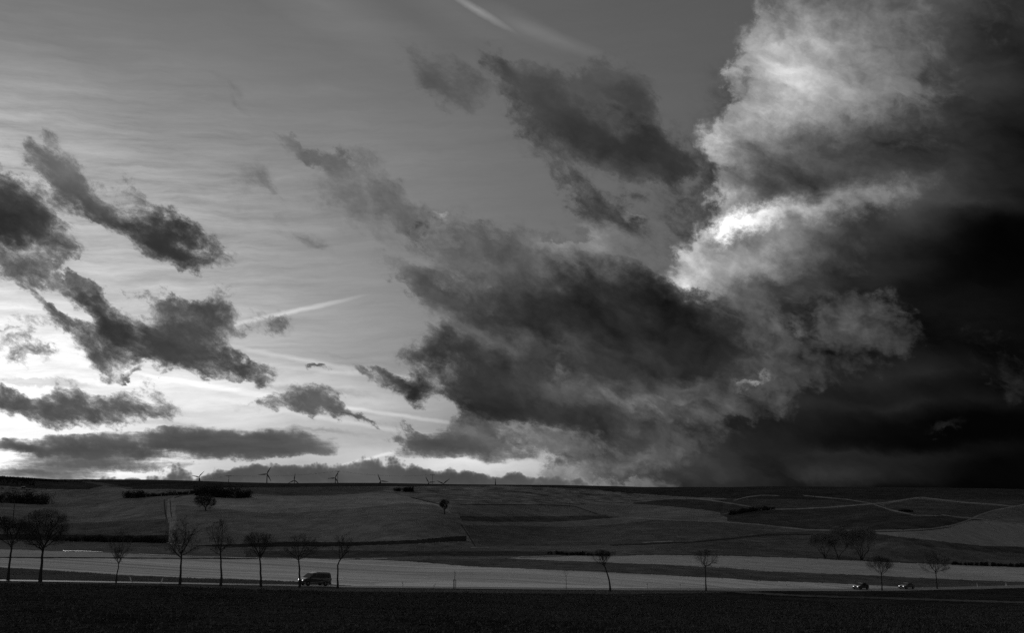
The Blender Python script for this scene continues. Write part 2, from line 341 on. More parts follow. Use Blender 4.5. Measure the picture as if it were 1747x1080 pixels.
# ------------------------------------------------------------------ materials
def grey_mat(name, v, rough=0.85, spec=0.25, metallic=0.0, coat=0.0, noise_amt=0.0, noise_scale=3.0, bump=0.0, emit=0.0):
    m = bpy.data.materials.new(name); m.use_nodes = True
    nt = m.node_tree; b = nt.nodes['Principled BSDF']
    b.inputs['Base Color'].default_value = (v, v, v, 1)
    b.inputs['Roughness'].default_value = rough; b.inputs['Metallic'].default_value = metallic
    b.inputs['Specular IOR Level'].default_value = spec; b.inputs['Coat Weight'].default_value = coat
    if noise_amt or bump:
        tcn = nt.nodes.new('ShaderNodeTexCoord'); nz = nt.nodes.new('ShaderNodeTexNoise')
        nz.inputs['Scale'].default_value = noise_scale; nz.inputs['Detail'].default_value = 5; nz.inputs['Roughness'].default_value = 0.65
        nt.links.new(tcn.outputs['Object'], nz.inputs['Vector'])
        mr = nt.nodes.new('ShaderNodeMapRange'); mr.inputs[1].default_value = 0.25; mr.inputs[2].default_value = 0.75
        mr.inputs[3].default_value = v * (1 - noise_amt); mr.inputs[4].default_value = v * (1 + noise_amt)
        nt.links.new(nz.outputs[0], mr.inputs[0]); nt.links.new(mr.outputs[0], b.inputs['Base Color'])
        if bump:
            bp = nt.nodes.new('ShaderNodeBump'); bp.inputs['Strength'].default_value = bump; bp.inputs['Distance'].default_value = 0.05
            nt.links.new(nz.outputs[0], bp.inputs['Height']); nt.links.new(bp.outputs[0], b.inputs['Normal'])
    if emit:
        b.inputs['Emission Color'].default_value = (1, 1, 1, 1); b.inputs['Emission Strength'].default_value = emit
    return m

def field_mat(name, v, mottle=0.25, speck=0.45, speck_size=1.2, rows=0.0, row_dir=0.0, row_w=3.0, patch=40.0, bump=0.35, bump_d=0.25, spec=0.0, rough=1.0):
    """earth, stubble or grass: broad patches, fine tufts, drilling rows"""
    m = bpy.data.materials.new(name); m.use_nodes = True
    nt = m.node_tree; b = nt.nodes['Principled BSDF']
    b.inputs['Roughness'].default_value = rough; b.inputs['Specular IOR Level'].default_value = spec
    tcn = nt.nodes.new('ShaderNodeTexCoord')
    def nz(scale, detail, rgh, mapping=None):
        n = nt.nodes.new('ShaderNodeTexNoise'); n.inputs['Scale'].default_value = scale
        n.inputs['Detail'].default_value = detail; n.inputs['Roughness'].default_value = rgh
        if mapping: n.texture_mapping.vector_type = 'TEXTURE'; n.texture_mapping.scale = mapping[0]; n.texture_mapping.rotation = (0, 0, mapping[1])
        nt.links.new(tcn.outputs['Object'], n.inputs['Vector']); return n
    def mr(sock, lo, hi, a, b_):
        n = nt.nodes.new('ShaderNodeMapRange'); n.inputs[1].default_value = lo; n.inputs[2].default_value = hi
        n.inputs[3].default_value = a; n.inputs[4].default_value = b_; nt.links.new(sock, n.inputs[0]); return n.outputs[0]
    def mul(a, c):
        n = nt.nodes.new('ShaderNodeMath'); n.operation = 'MULTIPLY'; nt.links.new(a, n.inputs[0])
        if isinstance(c, float): n.inputs[1].default_value = c
        else: nt.links.new(c, n.inputs[1])
        return n.outputs[0]
    big = nz(1.0 / patch, 4, 0.6)
    tuft = nz(1.0 / speck_size, 5, 0.7)
    f = mul(mr(big.outputs[0], 0.3, 0.7, 1 - mottle, 1 + mottle), mr(tuft.outputs[0], 0.28, 0.72, 1 - speck, 1 + speck))
    if rows:
        st = nz(1.0, 4, 0.6, ((260.0, row_w, 1.0), row_dir))
        f = mul(f, mr(st.outputs[0], 0.3, 0.7, 1 - rows, 1 + rows))
    c = mul(f, float(v))
    nt.links.new(c, b.inputs['Base Color'])
    if bump:
        bp = nt.nodes.new('ShaderNodeBump'); bp.inputs['Strength'].default_value = bump; bp.inputs['Distance'].default_value = bump_d
        nt.links.new(tuft.outputs[0], bp.inputs['Height']); nt.links.new(bp.outputs[0], b.inputs['Normal'])
    return m

# ------------------------------------------------------------------ terrain
def tan_el(py):
    b = (H0 / 2 - np.asarray(py, float)) / FPX
    return (b * CP + SP) / (CP - b * SP)
def ratio(px, t): return (px - W0 / 2) * (CP + t * SP) / FPX
def column(r, t): return W0 / 2 + FPX * r / (CP + t * SP)

ROAD_ROW = ([-600, 0, 69, 250, 440, 576, 775, 1040, 1204, 1307, 1465, 1540, 1650, 1747, 2300], [980, 992, 993, 996, 999.5, 1002.5, 1004.6, 1007, 1007.2, 1007.6, 1008, 1007, 1004.5, 1002, 990])
ROAD_Y = ([-600, 0, 300, 540, 775, 1040, 1204, 1465, 1600, 1747, 2300], [118, 132, 140, 149, 161, 181, 197, 228, 246, 268, 360])
VALLEY = ([-600, 0, 300, 600, 870, 1100, 1240, 1500, 1747, 2300], [930, 937, 946, 952, 950, 946, 948, 957, 967, 985])
MIDROW = ([-600, 0, 400, 800, 1200, 1500, 1747, 2300], [882, 884, 886, 888, 890, 896, 900, 905])
UPROW = ([-600, 0, 400, 800, 1200, 1500, 1747, 2300], [842, 845, 848, 850, 853, 856, 858, 860])
CREST = ([-600, -100, 0, 50, 100, 150, 250, 340, 400, 456, 500, 576, 650, 750, 800, 950, 1050, 1100, 1250, 1310, 1450, 1600, 1700, 1747, 2300],
         [805, 809, 812.5, 815.5, 818.3, 818, 818.5, 820.8, 823, 824.2, 824.8, 824.2, 824.3, 826, 826.6, 827.2, 829.3, 830.8, 831, 829.8, 831, 832.5, 834, 835, 838])

def pchip(x, y, xi):
    x = np.asarray(x, float); y = np.asarray(y, float)
    h = np.diff(x); d = np.diff(y) / h
    m = np.zeros_like(y)
    for i in range(1, len(x) - 1):
        if d[i - 1] * d[i] > 0:
            w1, w2 = 2 * h[i] + h[i - 1], h[i] + 2 * h[i - 1]
            m[i] = (w1 + w2) / (w1 / d[i - 1] + w2 / d[i])
    m[0], m[-1] = d[0], d[-1]
    k = np.clip(np.searchsorted(x, xi) - 1, 0, len(x) - 2)
    s = (xi - x[k]) / h[k]
    return ((2*s**3 - 3*s**2 + 1) * y[k] + (s**3 - 2*s**2 + s) * h[k] * m[k] + (-2*s**3 + 3*s**2) * y[k+1] + (s**3 - s**2) * h[k] * m[k+1])

def knots(r):
    """distance ahead and rise angle along one sight column"""
    def at(tab, guess):
        py = guess
        for _ in range(3):
            py = np.interp(column(r, tan_el(py)), *tab)
        return float(py), float(column(r, tan_el(py)))
    pr, pxr = at(ROAD_ROW, 1000.0)
    yr = float(np.interp(pxr, *ROAD_Y))
    pv, pxv = at(VALLEY, 950.0); pm, _ = at(MIDROW, 890.0); pu, _ = at(UPROW, 850.0); pc, pxc = at(CREST, 825.0)
    ym = 470 + 45 * math.sin(pxv / 150.0 + 0.6) + 25 * math.sin(pxv / 67.0)
    yu = 640 + 45 * math.sin(pxv / 190.0 + 2.0) + 20 * math.sin(pxv / 80.0 + 1)
    yc = 830 + 25 * math.sin(pxc / 230.0)
    Y = [2.0, 14.0, 60.0, yr - 3.4, yr + 3.4, 335.0, ym, yu, yc]
    t = [-1.9 / 2, -3.3 / 14, float(tan_el(1087)), float(tan_el(pr + 1.7)), float(tan_el(pr - 1.7)), float(tan_el(pv)), float(tan_el(pm)), float(tan_el(pu)), float(tan_el(pc))]
    zc = t[-1] * yc
    for yb, z in ((1050, zc - 3.0), (1500, zc - 4.0), (4000, 22.0), (9000, 24.0), (16000, 24.0)):
        Y.append(float(yb)); t.append(z / yb)
    return Y, t

R_COLS = np.concatenate([np.linspace(-1.25, -0.60, 30)[:-1], np.linspace(-0.60, 0.60, 720), np.linspace(0.60, 1.25, 30)[1:]])
# rows: evenly spaced as seen at mid picture
Yk, tk = knots(0.0)
yy = np.exp(np.linspace(math.log(60), math.log(832), 6000))
row_of = H0 / 2 - FPX * (pchip(np.log(Yk), tk, np.log(yy)) * CP - SP) / (CP + pchip(np.log(Yk), tk, np.log(yy)) * SP)
tgt = np.arange(row_of[0], row_of[-1] + 0.2, -0.42)
Y_ROWS = np.concatenate([[2, 4, 7, 10, 14, 20, 27, 35, 44, 52], np.interp(-tgt, -row_of, yy), [845, 870, 910, 960, 1050, 1200, 1500, 2000, 2700, 4000, 6000, 9000, 13000, 16000]])
Y_ROWS = np.unique(np.round(Y_ROWS, 4))
NCOL, NROW = len(R_COLS), len(Y_ROWS)
T = np.zeros((NCOL, NROW))
for i, r in enumerate(R_COLS):
    Yk, tk = knots(float(r))
    T[i] = pchip(np.log(Yk), tk, np.log(Y_ROWS))
ROWPX = H0 / 2 - FPX * (T * CP - SP) / (CP + T * SP)
COLPX = W0 / 2 + FPX * R_COLS[:, None] / (CP + T * SP)
CREST_ROW = int(np.searchsorted(Y_ROWS, 835))

def ground_z(X, Y):
    r = X / Y
    i = np.clip(np.searchsorted(R_COLS, r) - 1, 0, NCOL - 2); w = (r - R_COLS[i]) / (R_COLS[i + 1] - R_COLS[i])
    t0 = np.interp(Y, Y_ROWS, T[i] * Y_ROWS); t1 = np.interp(Y, Y_ROWS, T[i + 1] * Y_ROWS)
    return float(t0 * (1 - w) + t1 * w)
def ground_at(px, py):
    """the point of the ground that is seen at a pixel of the photograph"""
    t = float(tan_el(py)); r = float(ratio(px, t))
    i = int(np.clip(np.searchsorted(R_COLS, r) - 1, 0, NCOL - 2)); w = (r - R_COLS[i]) / (R_COLS[i + 1] - R_COLS[i])
    prof = T[i] * (1 - w) + T[i + 1] * w
    k = CREST_ROW
    Y = float(np.interp(t, np.maximum.accumulate(prof[:k]), Y_ROWS[:k]))
    return Vector((r * Y, Y, ground_z(r * Y, Y)))

# one sheet, split into the parcels it is farmed in
rng = np.random.default_rng(5)
cell_px = (COLPX[:-1, :-1] + COLPX[1:, 1:]) / 2; cell_py = (ROWPX[:-1, :-1] + ROWPX[1:, 1:]) / 2
cell_y = (Y_ROWS[:-1] + Y_ROWS[1:])[None, :] / 2 + 0 * cell_px
# field margins are never quite straight
wob = 0.22 * np.sin(cell_px / 19.3) + 0.16 * np.sin(cell_px / 7.1 + cell_py) + 0.35 * (rng.random(cell_px.shape) - 0.5)
cpy = cell_py + wob
visible = cell_y < 860
pid = np.zeros(cell_px.shape, int)
PARCELS = []          # (name, material)
def lin(v): return ((v / 255 + 0.055) / 1.055) ** 2.4
ELIGHT = 0.165        # what the sky gives; base colours follow from it
def alb(v): return float(np.clip(lin(v) / ELIGHT, 0.012, 0.58))
def parcel(name, m, top, bottom, x0=-4000, x1=6000, soft=True):
    PARCELS.append((name, m)); k = len(PARCELS)
    y = cpy if soft else cell_py
    tp = np.interp(cell_px, [p[0] for p in top], [p[1] for p in top]) if top is not None else -1e9
    bt = np.interp(cell_px, [p[0] for p in bottom], [p[1] for p in bottom]) if bottom is not None else 1e9
    if isinstance(x0, list): x0 = np.interp(cell_py, [p[0] for p in x0], [p[1] for p in x0])
    if isinstance(x1, list): x1 = np.interp(cell_py, [p[0] for p in x1], [p[1] for p in x1])
    pid[(y >= tp) & (y < bt) & (cell_px >= x0) & (cell_px < x1) & visible] = k
CR = [(a, b - 6) for a, b in zip(*CREST)]

_a, _b = ground_at(500, 968), ground_at(1000, 990)
DRILL = math.atan2(_b.y - _a.y, _b.x - _a.x)
M_meadow = field_mat('meadow_grass', alb(44), 0.28, 0.48, 6.5)
M_rough = field_mat('rough_grass', alb(43), 0.45, 0.85, 9.0, patch=14)
M_slope = field_mat('winter_crop', alb(54), 0.20, 0.38, 7.0, rows=0.10, row_dir=0.1, row_w=9)
M_slope2 = field_mat('winter_crop_thin', alb(43), 0.22, 0.40, 7.0, rows=0.10, row_dir=-0.15, row_w=8)
M_dark = field_mat('ploughed_earth', alb(18), 0.28, 0.55, 6.0)
M_black = field_mat('wet_ploughed_earth', alb(14), 0.2, 0.4, 5.0)
M_mid = field_mat('dull_stubble', alb(32), 0.25, 0.50, 6.0, rows=0.08, row_dir=0.05, row_w=8)
M_mid2 = field_mat('brown_fallow', alb(25), 0.28, 0.52, 6.0)  # brown earth tone; on the right-hand fields it includes vignette shading
M_low = field_mat('valley_grass', alb(37), 0.25, 0.40, 4.5, rows=0.15, row_dir=0.03, row_w=6)
M_pale = field_mat('pale_stubble', alb(77), 0.12, 0.16, 1.6, rows=0.50, row_dir=DRILL, row_w=2.4, bump=0.2)
M_pale2 = field_mat('pale_stubble_far', alb(67), 0.12, 0.20, 3.0, rows=0.20, row_dir=-0.05, row_w=4, bump=0.2)
M_palest = field_mat('bleached_stubble', alb(93), 0.06, 0.12, 0.8, rows=0.20, row_dir=DRILL, row_w=2.2, bump=0.2)
M_verge = field_mat('verge_grass', alb(30), 0.30, 0.45, 0.5)
M_fore = field_mat('dark_wet_soil', 0.028, 0.45, 0.85, 0.7, rows=0.30, row_dir=0.25, row_w=2.2, patch=14, bump=0.9, bump_d=0.35, spec=0.0)
M_right = field_mat('right_winter_crop', alb(50), 0.12, 0.25, 6.0)
M_track = field_mat('track_gravel', alb(47), 0.25, 0.35, 1.0)
M_lens = field_mat('thin_grass_field', alb(40), 0.25, 0.45, 6.0)
M_dark2 = field_mat('dark_drilled_field', alb(22), 0.28, 0.55, 6.0, rows=0.15, row_dir=0.3, row_w=8)  # dark earth tone with the right side's vignette shading painted in
M_ground = field_mat('country_ground', alb(34), 0.3, 0.4, 6.0, patch=150)

# --- hillside, far to near
parcel('meadow', M_meadow, None, None)
parcel('ploughed_field', M_dark, CR, [(0, 829), (60, 834), (150, 836), (180, 828), (220, 835), (330, 835), (400, 832.5), (530, 831), (650, 830.3), (760, 829.5), (840, 829), (950, 832), (1000, 835), (1080, 842), (1150, 847), (1240, 851), (1330, 852), (1747, 853)])
parcel('track_margin', M_mid, [(140, 821), (170, 823), (220, 832)], [(140, 823), (170, 828), (235, 836)], 140, 226)
parcel('fallow_field', M_mid, [(400, 832.5), (530, 831), (700, 831)], [(400, 841), (440, 843), (500, 846), (560, 845), (600, 843), (660, 837), (700, 831.6)], [(830, 396), (845, 408)], 700)
parcel('rough_pasture', M_rough, [(660, 831), (760, 829.5), (840, 829), (950, 832), (1000, 835), (1080, 842), (1110, 848)], [(660, 838), (720, 852), (760, 862), (840, 861), (980, 863), (1080, 858), (1110, 856)], 655, 1110)
parcel('winter_field', M_slope, [(285, 853), (300, 847), (340, 843.5), (430, 846), (500, 847), (560, 846), (660, 840), (720, 853), (750, 859), (775, 880), (797, 915)],
       [(285, 928), (330, 931), (400, 929), (480, 925), (620, 925.5), (700, 922), (797, 914.5)], 285, 797)
parcel('winter_field', M_slope2, [(300, 862), (360, 866), (420, 874), (500, 876), (600, 868), (690, 858), (740, 861), (775, 880), (797, 915)],
       [(300, 928), (330, 931), (400, 929), (480, 925), (620, 925.5), (700, 922), (797, 914.5)], 300, 797)
parcel('stubble_field', M_mid, [(0, 893), (100, 894), (180, 891), (290, 886)], [(0, 914), (290, 914)], x1=288)
parcel('brown_strip', M_black, [(60, 912), (180, 914), (285, 914)], [(60, 922), (150, 924), (285, 926)], x1=287)
parcel('valley_meadow', M_low, [(0, 922), (150, 924), (287, 926), (330, 932), (400, 933.5), (560, 933), (640, 931), (797, 924.5), (900, 931), (1240, 925)],
       [(0, 938), (110, 941), (300, 948), (400, 951.5), (640, 956), (868, 953), (960, 949), (1100, 947.5), (1240, 949)], x1=1240)
parcel('ploughed_strip', M_black, [(330, 931), (400, 929), (480, 925), (620, 925.5), (700, 922), (797, 914.5)], [(330, 932), (400, 934), (560, 933), (640, 931), (797, 924)], 330, 797)
parcel('brown_strip', M_mid2, [(420, 941), (560, 939.5), (700, 941), (900, 941), (1050, 942)], [(420, 951), (560, 953), (700, 950), (900, 949), (1050, 948)], 420, 1050)
# middle of the hill
parcel('lens_field', M_lens, [(785, 862), (840, 861), (940, 862.5), (980, 864.5), (1020, 877), (1040, 881)], [(775, 882), (850, 883), (960, 882), (1040, 881)], [(860, 768), (883, 786)], 1040)
parcel('lens_field', M_mid2, [(785, 881), (850, 882), (960, 881), (1030, 880), (1058, 883)], [(785, 889), (850, 891), (940, 891), (1000, 888), (1058, 883.5)], [(880, 783), (892, 790)], 1058)
parcel('winter_field', M_slope2, [(788, 889), (850, 891), (940, 891), (1000, 888), (1058, 883), (1125, 886)], [(790, 896), (900, 897.5), (980, 900), (1080, 892), (1125, 887)], [(888, 787), (898, 793)], 1125)
parcel('stubble_field', M_mid, [(795, 896.5), (900, 897.5), (980, 900), (1080, 892), (1120, 887), (1180, 889), (1240, 893)], [(805, 925), (830, 932), (960, 933), (1100, 928), (1240, 925)], [(896, 791), (932, 812)], [(885, 1150), (926, 1330)])
parcel('saddle_field', M_slope2, [(1000, 863), (1080, 859), (1140, 863), (1200, 870), (1235, 877)], [(1000, 871), (1060, 883), (1120, 886), (1200, 888), (1235, 880)], 1000, 1235)
parcel('ploughed_field', M_dark2, [(1080, 858), (1150, 852), (1240, 853)], [(1080, 860), (1140, 864), (1200, 870), (1240, 877)], 1080, 1240)
# right of the hill: dark earth tones that also carry painted vignette shading
parcel('brown_field', M_mid2, [(1235, 851), (1330, 852), (1747, 853)], [(1235, 900), (1300, 905), (1400, 908), (1747, 908)], [(851, 1240), (879, 1228), (905, 1300)])
parcel('ploughed_field', M_dark2, [(1240, 878), (1300, 872), (1420, 867), (1490, 861), (1520, 871), (1560, 880), (1640, 884), (1660, 886)], [(1240, 890), (1300, 896), (1380, 905), (1480, 906), (1550, 905), (1590, 903), (1620, 898), (1660, 887)], 1240, 1660)
parcel('grass_field', M_low, [(1500, 860), (1570, 849), (1640, 857.5), (1747, 864)], [(1500, 861), (1520, 870), (1560, 879), (1610, 881), (1660, 884), (1747, 894)], 1500)
parcel('ploughed_field', M_mid2, [(1508, 862), (1520, 859), (1560, 851.5), (1640, 858.5), (1730, 865.5)], [(1508, 864), (1520, 869), (1560, 878), (1610, 880), (1662, 883), (1690, 873), (1730, 866)], 1508, 1730)
parcel('grass_field', M_mid, [(1180, 889), (1230, 891), (1290, 895), (1340, 901), (1385, 906)], [(1180, 925), (1250, 918), (1300, 912), (1385, 907)], 1180, 1385)
parcel('brown_field', M_mid2, [(1060, 931), (1180, 925), (1250, 918), (1300, 912), (1385, 906), (1480, 907), (1500, 912), (1560, 919), (1620, 926), (1680, 932), (1747, 934)],
       [(1180, 949), (1240, 949), (1307, 951), (1400, 954), (1480, 958.5), (1620, 964), (1747, 969)], [(925, 1180), (949, 1060)])
parcel('valley_meadow', M_mid, [(1060, 933), (1180, 927), (1250, 921), (1300, 916), (1400, 913), (1500, 923), (1560, 930), (1620, 937), (1680, 942), (1747, 945)],
       [(1060, 946.5), (1180, 946.5), (1240, 947.5), (1307, 949.5), (1400, 952.5), (1480, 957), (1620, 962), (1747, 967)], [(927, 1180), (947, 1050)])
parcel('winter_field', M_right, [(1470, 907), (1560, 906), (1600, 902), (1640, 892), (1660, 888), (1690, 889), (1747, 896)], [(1470, 907.5), (1500, 912), (1560, 919), (1620, 926), (1680, 932), (1747, 934)], 1470)
# valley floor
A_TOP = [(640, 956), (720, 955.5), (868, 953.5), (1000, 959), (1120, 963.5), (1240, 969.5), (1307, 975), (1400, 979), (1500, 983), (1600, 988), (1747, 994)]
P1_TOP = [(0, 938), (110, 941), (300, 948), (400, 951.5), (640, 956), (700, 958.5), (800, 967), (1000, 975.5), (1200, 985.5), (1307, 992), (1400, 995), (1500, 1000), (1560, 1003), (1747, 1005)]
rd = [(a, b) for a, b in zip(*ROAD_ROW)]
parcel('grass_strip', M_mid, A_TOP, P1_TOP, 640)
parcel('pale_field', M_pale2, [(868, 953), (890, 950.5), (960, 949), (1030, 950), (1100, 947.5), (1240, 949), (1307, 951), (1400, 954), (1480, 958.5), (1620, 964), (1747, 969)], A_TOP, 868)
parcel('pale_field', M_pale, P1_TOP, [(a, b + 2) for a, b in rd])
parcel('pale_field', M_pale2, [(0, 938), (110, 941), (300, 948), (400, 951.5), (520, 954)], [(0, 952), (300, 953.5), (440, 954), (520, 954.5)], x1=520)
parcel('bleached_field', M_palest, [(640, 996), (760, 993), (900, 996), (1100, 1003), (1160, 1006)], [(640, 1000), (760, 1003.4), (900, 1005), (1100, 1006), (1160, 1006.5)], 640, 1160)
parcel('verge', M_verge, [(0, 969), (80, 973), (160, 979), (240, 983), (330, 987), (440, 990), (520, 994), (600, 1000), (640, 1003)], [(a, b + 2) for a, b in rd], x1=645)
# near side of the road
parcel('verge', M_verge, [(a, b + 1.2) for a, b in rd], None)
parcel('dark_field', M_fore, [(-600, 984), (0, 995.5), (150, 997.2), (300, 1001), (440, 1006.5), (576, 1010), (775, 1012), (1040, 1014.5), (1204, 1012.5), (1250, 1011), (1307, 1009.5), (1465, 1010.5), (1540, 1009.5), (1650, 1007), (1747, 1004.5), (2300, 993)], None)
pid[(cell_y >= 860)] = 0
pid[cell_y < 60] = np.where((cell_y[cell_y < 60] < 60), pid[cell_y < 60], 0)

VERT = np.stack([(R_COLS[:, None] * Y_ROWS[None, :]), np.broadcast_to(Y_ROWS, T.shape), T * Y_ROWS[None, :]], axis=2)
# furrow and tussock relief on the near field
xx, yv = VERT[..., 0], VERT[..., 1]
near = (yv > 8) & (yv < 300)
VERT[..., 2] += np.where(near & (ROWPX > np.interp(COLPX, *ROAD_ROW) + 6), 0.05 * np.sin(xx * 1.7 + yv * 0.6) * np.sin(yv * 2.3) + 0.07 * (rng.random(xx.shape) - 0.5), 0)
VFLAT = VERT.reshape(-1, 3)
ii, jj = np.meshgrid(np.arange(NCOL - 1), np.arange(NROW - 1), indexing='ij')
Q = np.stack([ii * NROW + jj, (ii + 1) * NROW + jj, (ii + 1) * NROW + jj + 1, ii * NROW + jj + 1], axis=2)
def sheet(name, mask, m):
    f = Q[mask]
    if not len(f): return None
    used, inv = np.unique(f, return_inverse=True)
    o = link_np(name, VFLAT[used], inv.reshape(-1, 4), m, smooth=True)
    o['kind'] = 'structure'
    return o
for k, (nm, m) in enumerate(PARCELS, 1):
    sheet(nm, pid == k, m)
# the country beyond the crest, and round and behind the viewpoint
gv, gf = [], []
far = Q[pid == 0]
used, inv = np.unique(far, return_inverse=True)
gv = [tuple(v) for v in VFLAT[used]]; gf = [tuple(q) for q in inv.reshape(-1, 4)]
RING = np.array([2.5, 6, 12, 25, 50, 90, 160, 300, 600, 1200, 2500, 5000, 9000, 15000.0])
ANG = np.radians(np.linspace(51.35, 360 - 51.35, 60))
off = len(gv)
zl = [ground_z(-1.2499 * R * math.cos(math.atan(1.25)), R * math.cos(math.atan(1.25))) if R * math.cos(math.atan(1.25)) > 2 else -1.9 for R in RING]
zr = [ground_z(1.2499 * R * math.cos(math.atan(1.25)), R * math.cos(math.atan(1.25))) if R * math.cos(math.atan(1.25)) > 2 else -1.9 for R in RING]
for a in ANG:
    w = (a - ANG[0]) / (ANG[-1] - ANG[0]); hump = math.sin(math.pi * w)
    for k, R in enumerate(RING):
        z = (zr[k] * (1 - w) + zl[k] * w) * (1 - hump) + hump * (-1.9 + 6 * (1 - math.exp(-R / 300)))
        gv.append((R * math.sin(a), R * math.cos(a), z))
nr = len(RING)
for i in range(len(ANG) - 1):
    for k in range(nr - 1):
        gf.append((off + i * nr + k, off + i * nr + k + 1, off + (i + 1) * nr + k + 1, off + (i + 1) * nr + k))
c0 = len(gv); gv.append((0, 0, -1.85))
for i in range(len(ANG) - 1): gf.append((c0, off + i * nr, off + (i + 1) * nr))
gf.append((c0, off + (len(ANG) - 1) * nr, off))
tag(link_mesh('ground', gv, gf, M_ground, smooth=True), kind='structure')

# --- ribbons: road, farm tracks, wet wheel tracks
def ribbon(name, pts, width_px, m, lift=0.06, step=6.0, jag=0.25, kind='structure'):
    xs = np.array([p[0] for p in pts], float); ys = np.array([p[1] for p in pts], float)
    s = np.concatenate([[0], np.cumsum(np.hypot(np.diff(xs), np.diff(ys)))]); n = max(3, int(s[-1] / step) + 1)
    si = np.linspace(0, s[-1], n); px = np.interp(si, s, xs); py = np.interp(si, s, ys)
    tx, ty = np.gradient(px), np.gradient(py); ln = np.hypot(tx, ty); nx, ny = -ty / ln, tx / ln
    V, F = [], []
    for k in range(n):
        w = width_px * 0.5 * (1 + jag * math.sin(si[k] / 5.0 + 2 * math.sin(si[k] / 13.0)))
        if k in (0, n - 1): w *= 0.4
        for sgn in (-1, -0.33, 0.33, 1):
            p = ground_at(px[k] + nx[k] * w * sgn, py[k] + ny[k] * w * sgn); V.append((p.x, p.y, p.z + lift))
    for k in range(n - 1):
        for c in range(3):
            a = k * 4 + c; F.append((a, a + 1, a + 5, a + 4))
    o = link_mesh(name, V, F, m, smooth=True); o['kind'] = kind
    return o
# the road
M_road = grey_mat('damp_asphalt', 0.20, 0.75, 0.06, noise_amt=0.18, noise_scale=1.3)
M_line = grey_mat('road_paint', 0.45, 0.8, 0.1, noise_amt=0.15, noise_scale=6)
road_c = []
for px in np.arange(-500, 2250, 6.0):
    t = float(tan_el(np.interp(px, *ROAD_ROW))); yr = float(np.interp(px, *ROAD_Y)); road_c.append((ratio(px, t) * yr, yr))
road_c = np.array(road_c)
for _ in range(60): road_c[1:-1] = (road_c[:-2] + 2 * road_c[1:-1] + road_c[2:]) / 4
tg = np.gradient(road_c, axis=0); tg /= np.linalg.norm(tg, axis=1)[:, None]; nm_ = np.stack([-tg[:, 1], tg[:, 0]], axis=1)
def road_strip(name, o0, o1, m, lift, dash=None, cols=5):
    V, F = [], []
    n = len(road_c)
    for k in range(n):
        for o_ in np.linspace(o0, o1, cols):
            x, y = road_c[k] + nm_[k] * o_
            V.append((x, y, ground_z(x, y) + lift))
    for k in range(n - 1):
        if dash and (k // dash) % 3 == 0: continue
        for c in range(cols - 1):
            a = k * cols + c; F.append((a, a + 1, a + cols + 1, a + cols))
    o = link_mesh(name, V, F, m, smooth=True); o['kind'] = 'structure'; return o
road_strip('road', -2.7, 2.7, M_road, 0.10)
road_strip('road_edge_line', 2.42, 2.54, M_line, 0.106, cols=2)
road_strip('road_edge_line', -2.54, -2.42, M_line, 0.106, cols=2)
def road_at(px, off=0.0):
    """a spot on the road at a column of the photograph, with the road's heading there"""
    r = [float(column(c[0] / c[1], ground_z(c[0], c[1]) / c[1])) for c in road_c]
    k = int(np.argmin(np.abs(np.array(r) - px)))
    x, y = road_c[k] + nm_[k] * off
    return Vector((x, y, ground_z(x, y) + 0.10)), math.atan2(tg[k][1], tg[k][0])

ribbon('farm_track', [(1236, 1009.5), (1307, 1014.5), (1360, 1017.5), (1430, 1019.8), (1580, 1024.3), (1747, 1029.5), (1900, 1034)], 3.2, M_verge, 0.08)
for pts, w in (([(1170, 850.5), (1205, 853), (1250, 860), (1285, 866), (1300, 870)], 2.2), ([(1250, 855), (1275, 848.5), (1300, 845.5), (1330, 846.5)], 1.4),
               ([(1290, 870.5), (1360, 869), (1420, 866), (1480, 861), (1510, 858.5), (1570, 849)], 2.0), ([(1370, 846), (1447, 853), (1490, 860)], 1.8),
               ([(1570, 849), (1640, 857.5), (1700, 861.5), (1730, 865)], 1.8), ([(1800, 854), (1747, 862), (1730, 865), (1690, 873), (1670, 880), (1655, 887), (1640, 893), (1620, 898.5), (1590, 903), (1550, 905.5), (1480, 906.5)], 2.4),
               ([(1060, 884), (1120, 887), (1180, 889.5), (1230, 891.3), (1290, 895.5), (1340, 901), (1380, 905), (1480, 906.5)], 2.2), ([(1490, 861), (1520, 871), (1560, 880), (1602, 881)], 1.8),
               ([(1605, 879), (1640, 884), (1670, 886), (1700, 890), (1747, 895), (1850, 902)], 1.8), ([(1230, 879), (1258, 872)], 1.4)):
    ribbon('farm_track', pts, w, M_track, 0.10)
M_trackdark = field_mat('dark_track_margin', alb(22), 0.2, 0.4, 1.5)
for pts, w in (([(785, 862), (840, 861.2), (940, 862.5), (980, 864.5), (1020, 878)], 1.2), ([(280, 853), (281, 870), (284, 886)], 2.0), ([(290, 852), (291, 870), (293, 884)], 1.2), ([(297, 850), (310, 846), (330, 843)], 1.2),
               ([(700, 849), (730, 856), (755, 862)], 1.2), ([(785, 893), (800, 915), (811, 933)], 1.4), ([(-60, 952), (0, 952), (130, 952.6), (300, 953.6), (440, 954.2)], 1.2), ([(1395, 912), (1300, 913), (1250, 919), (1180, 925.5), (1100, 929), (1040, 931)], 1.6),
               ([(1480, 908.2), (1550, 907), (1590, 904.6), (1622, 900)], 1.0), ([(940, 944), (1000, 946.5), (1040, 948)], 1.6)):
    ribbon('field_margin', pts, w, M_trackdark, 0.12)
M_wet = grey_mat('wet_wheel_track', 0.26, 0.45, 0.12, noise_amt=0.3, noise_scale=0.6)
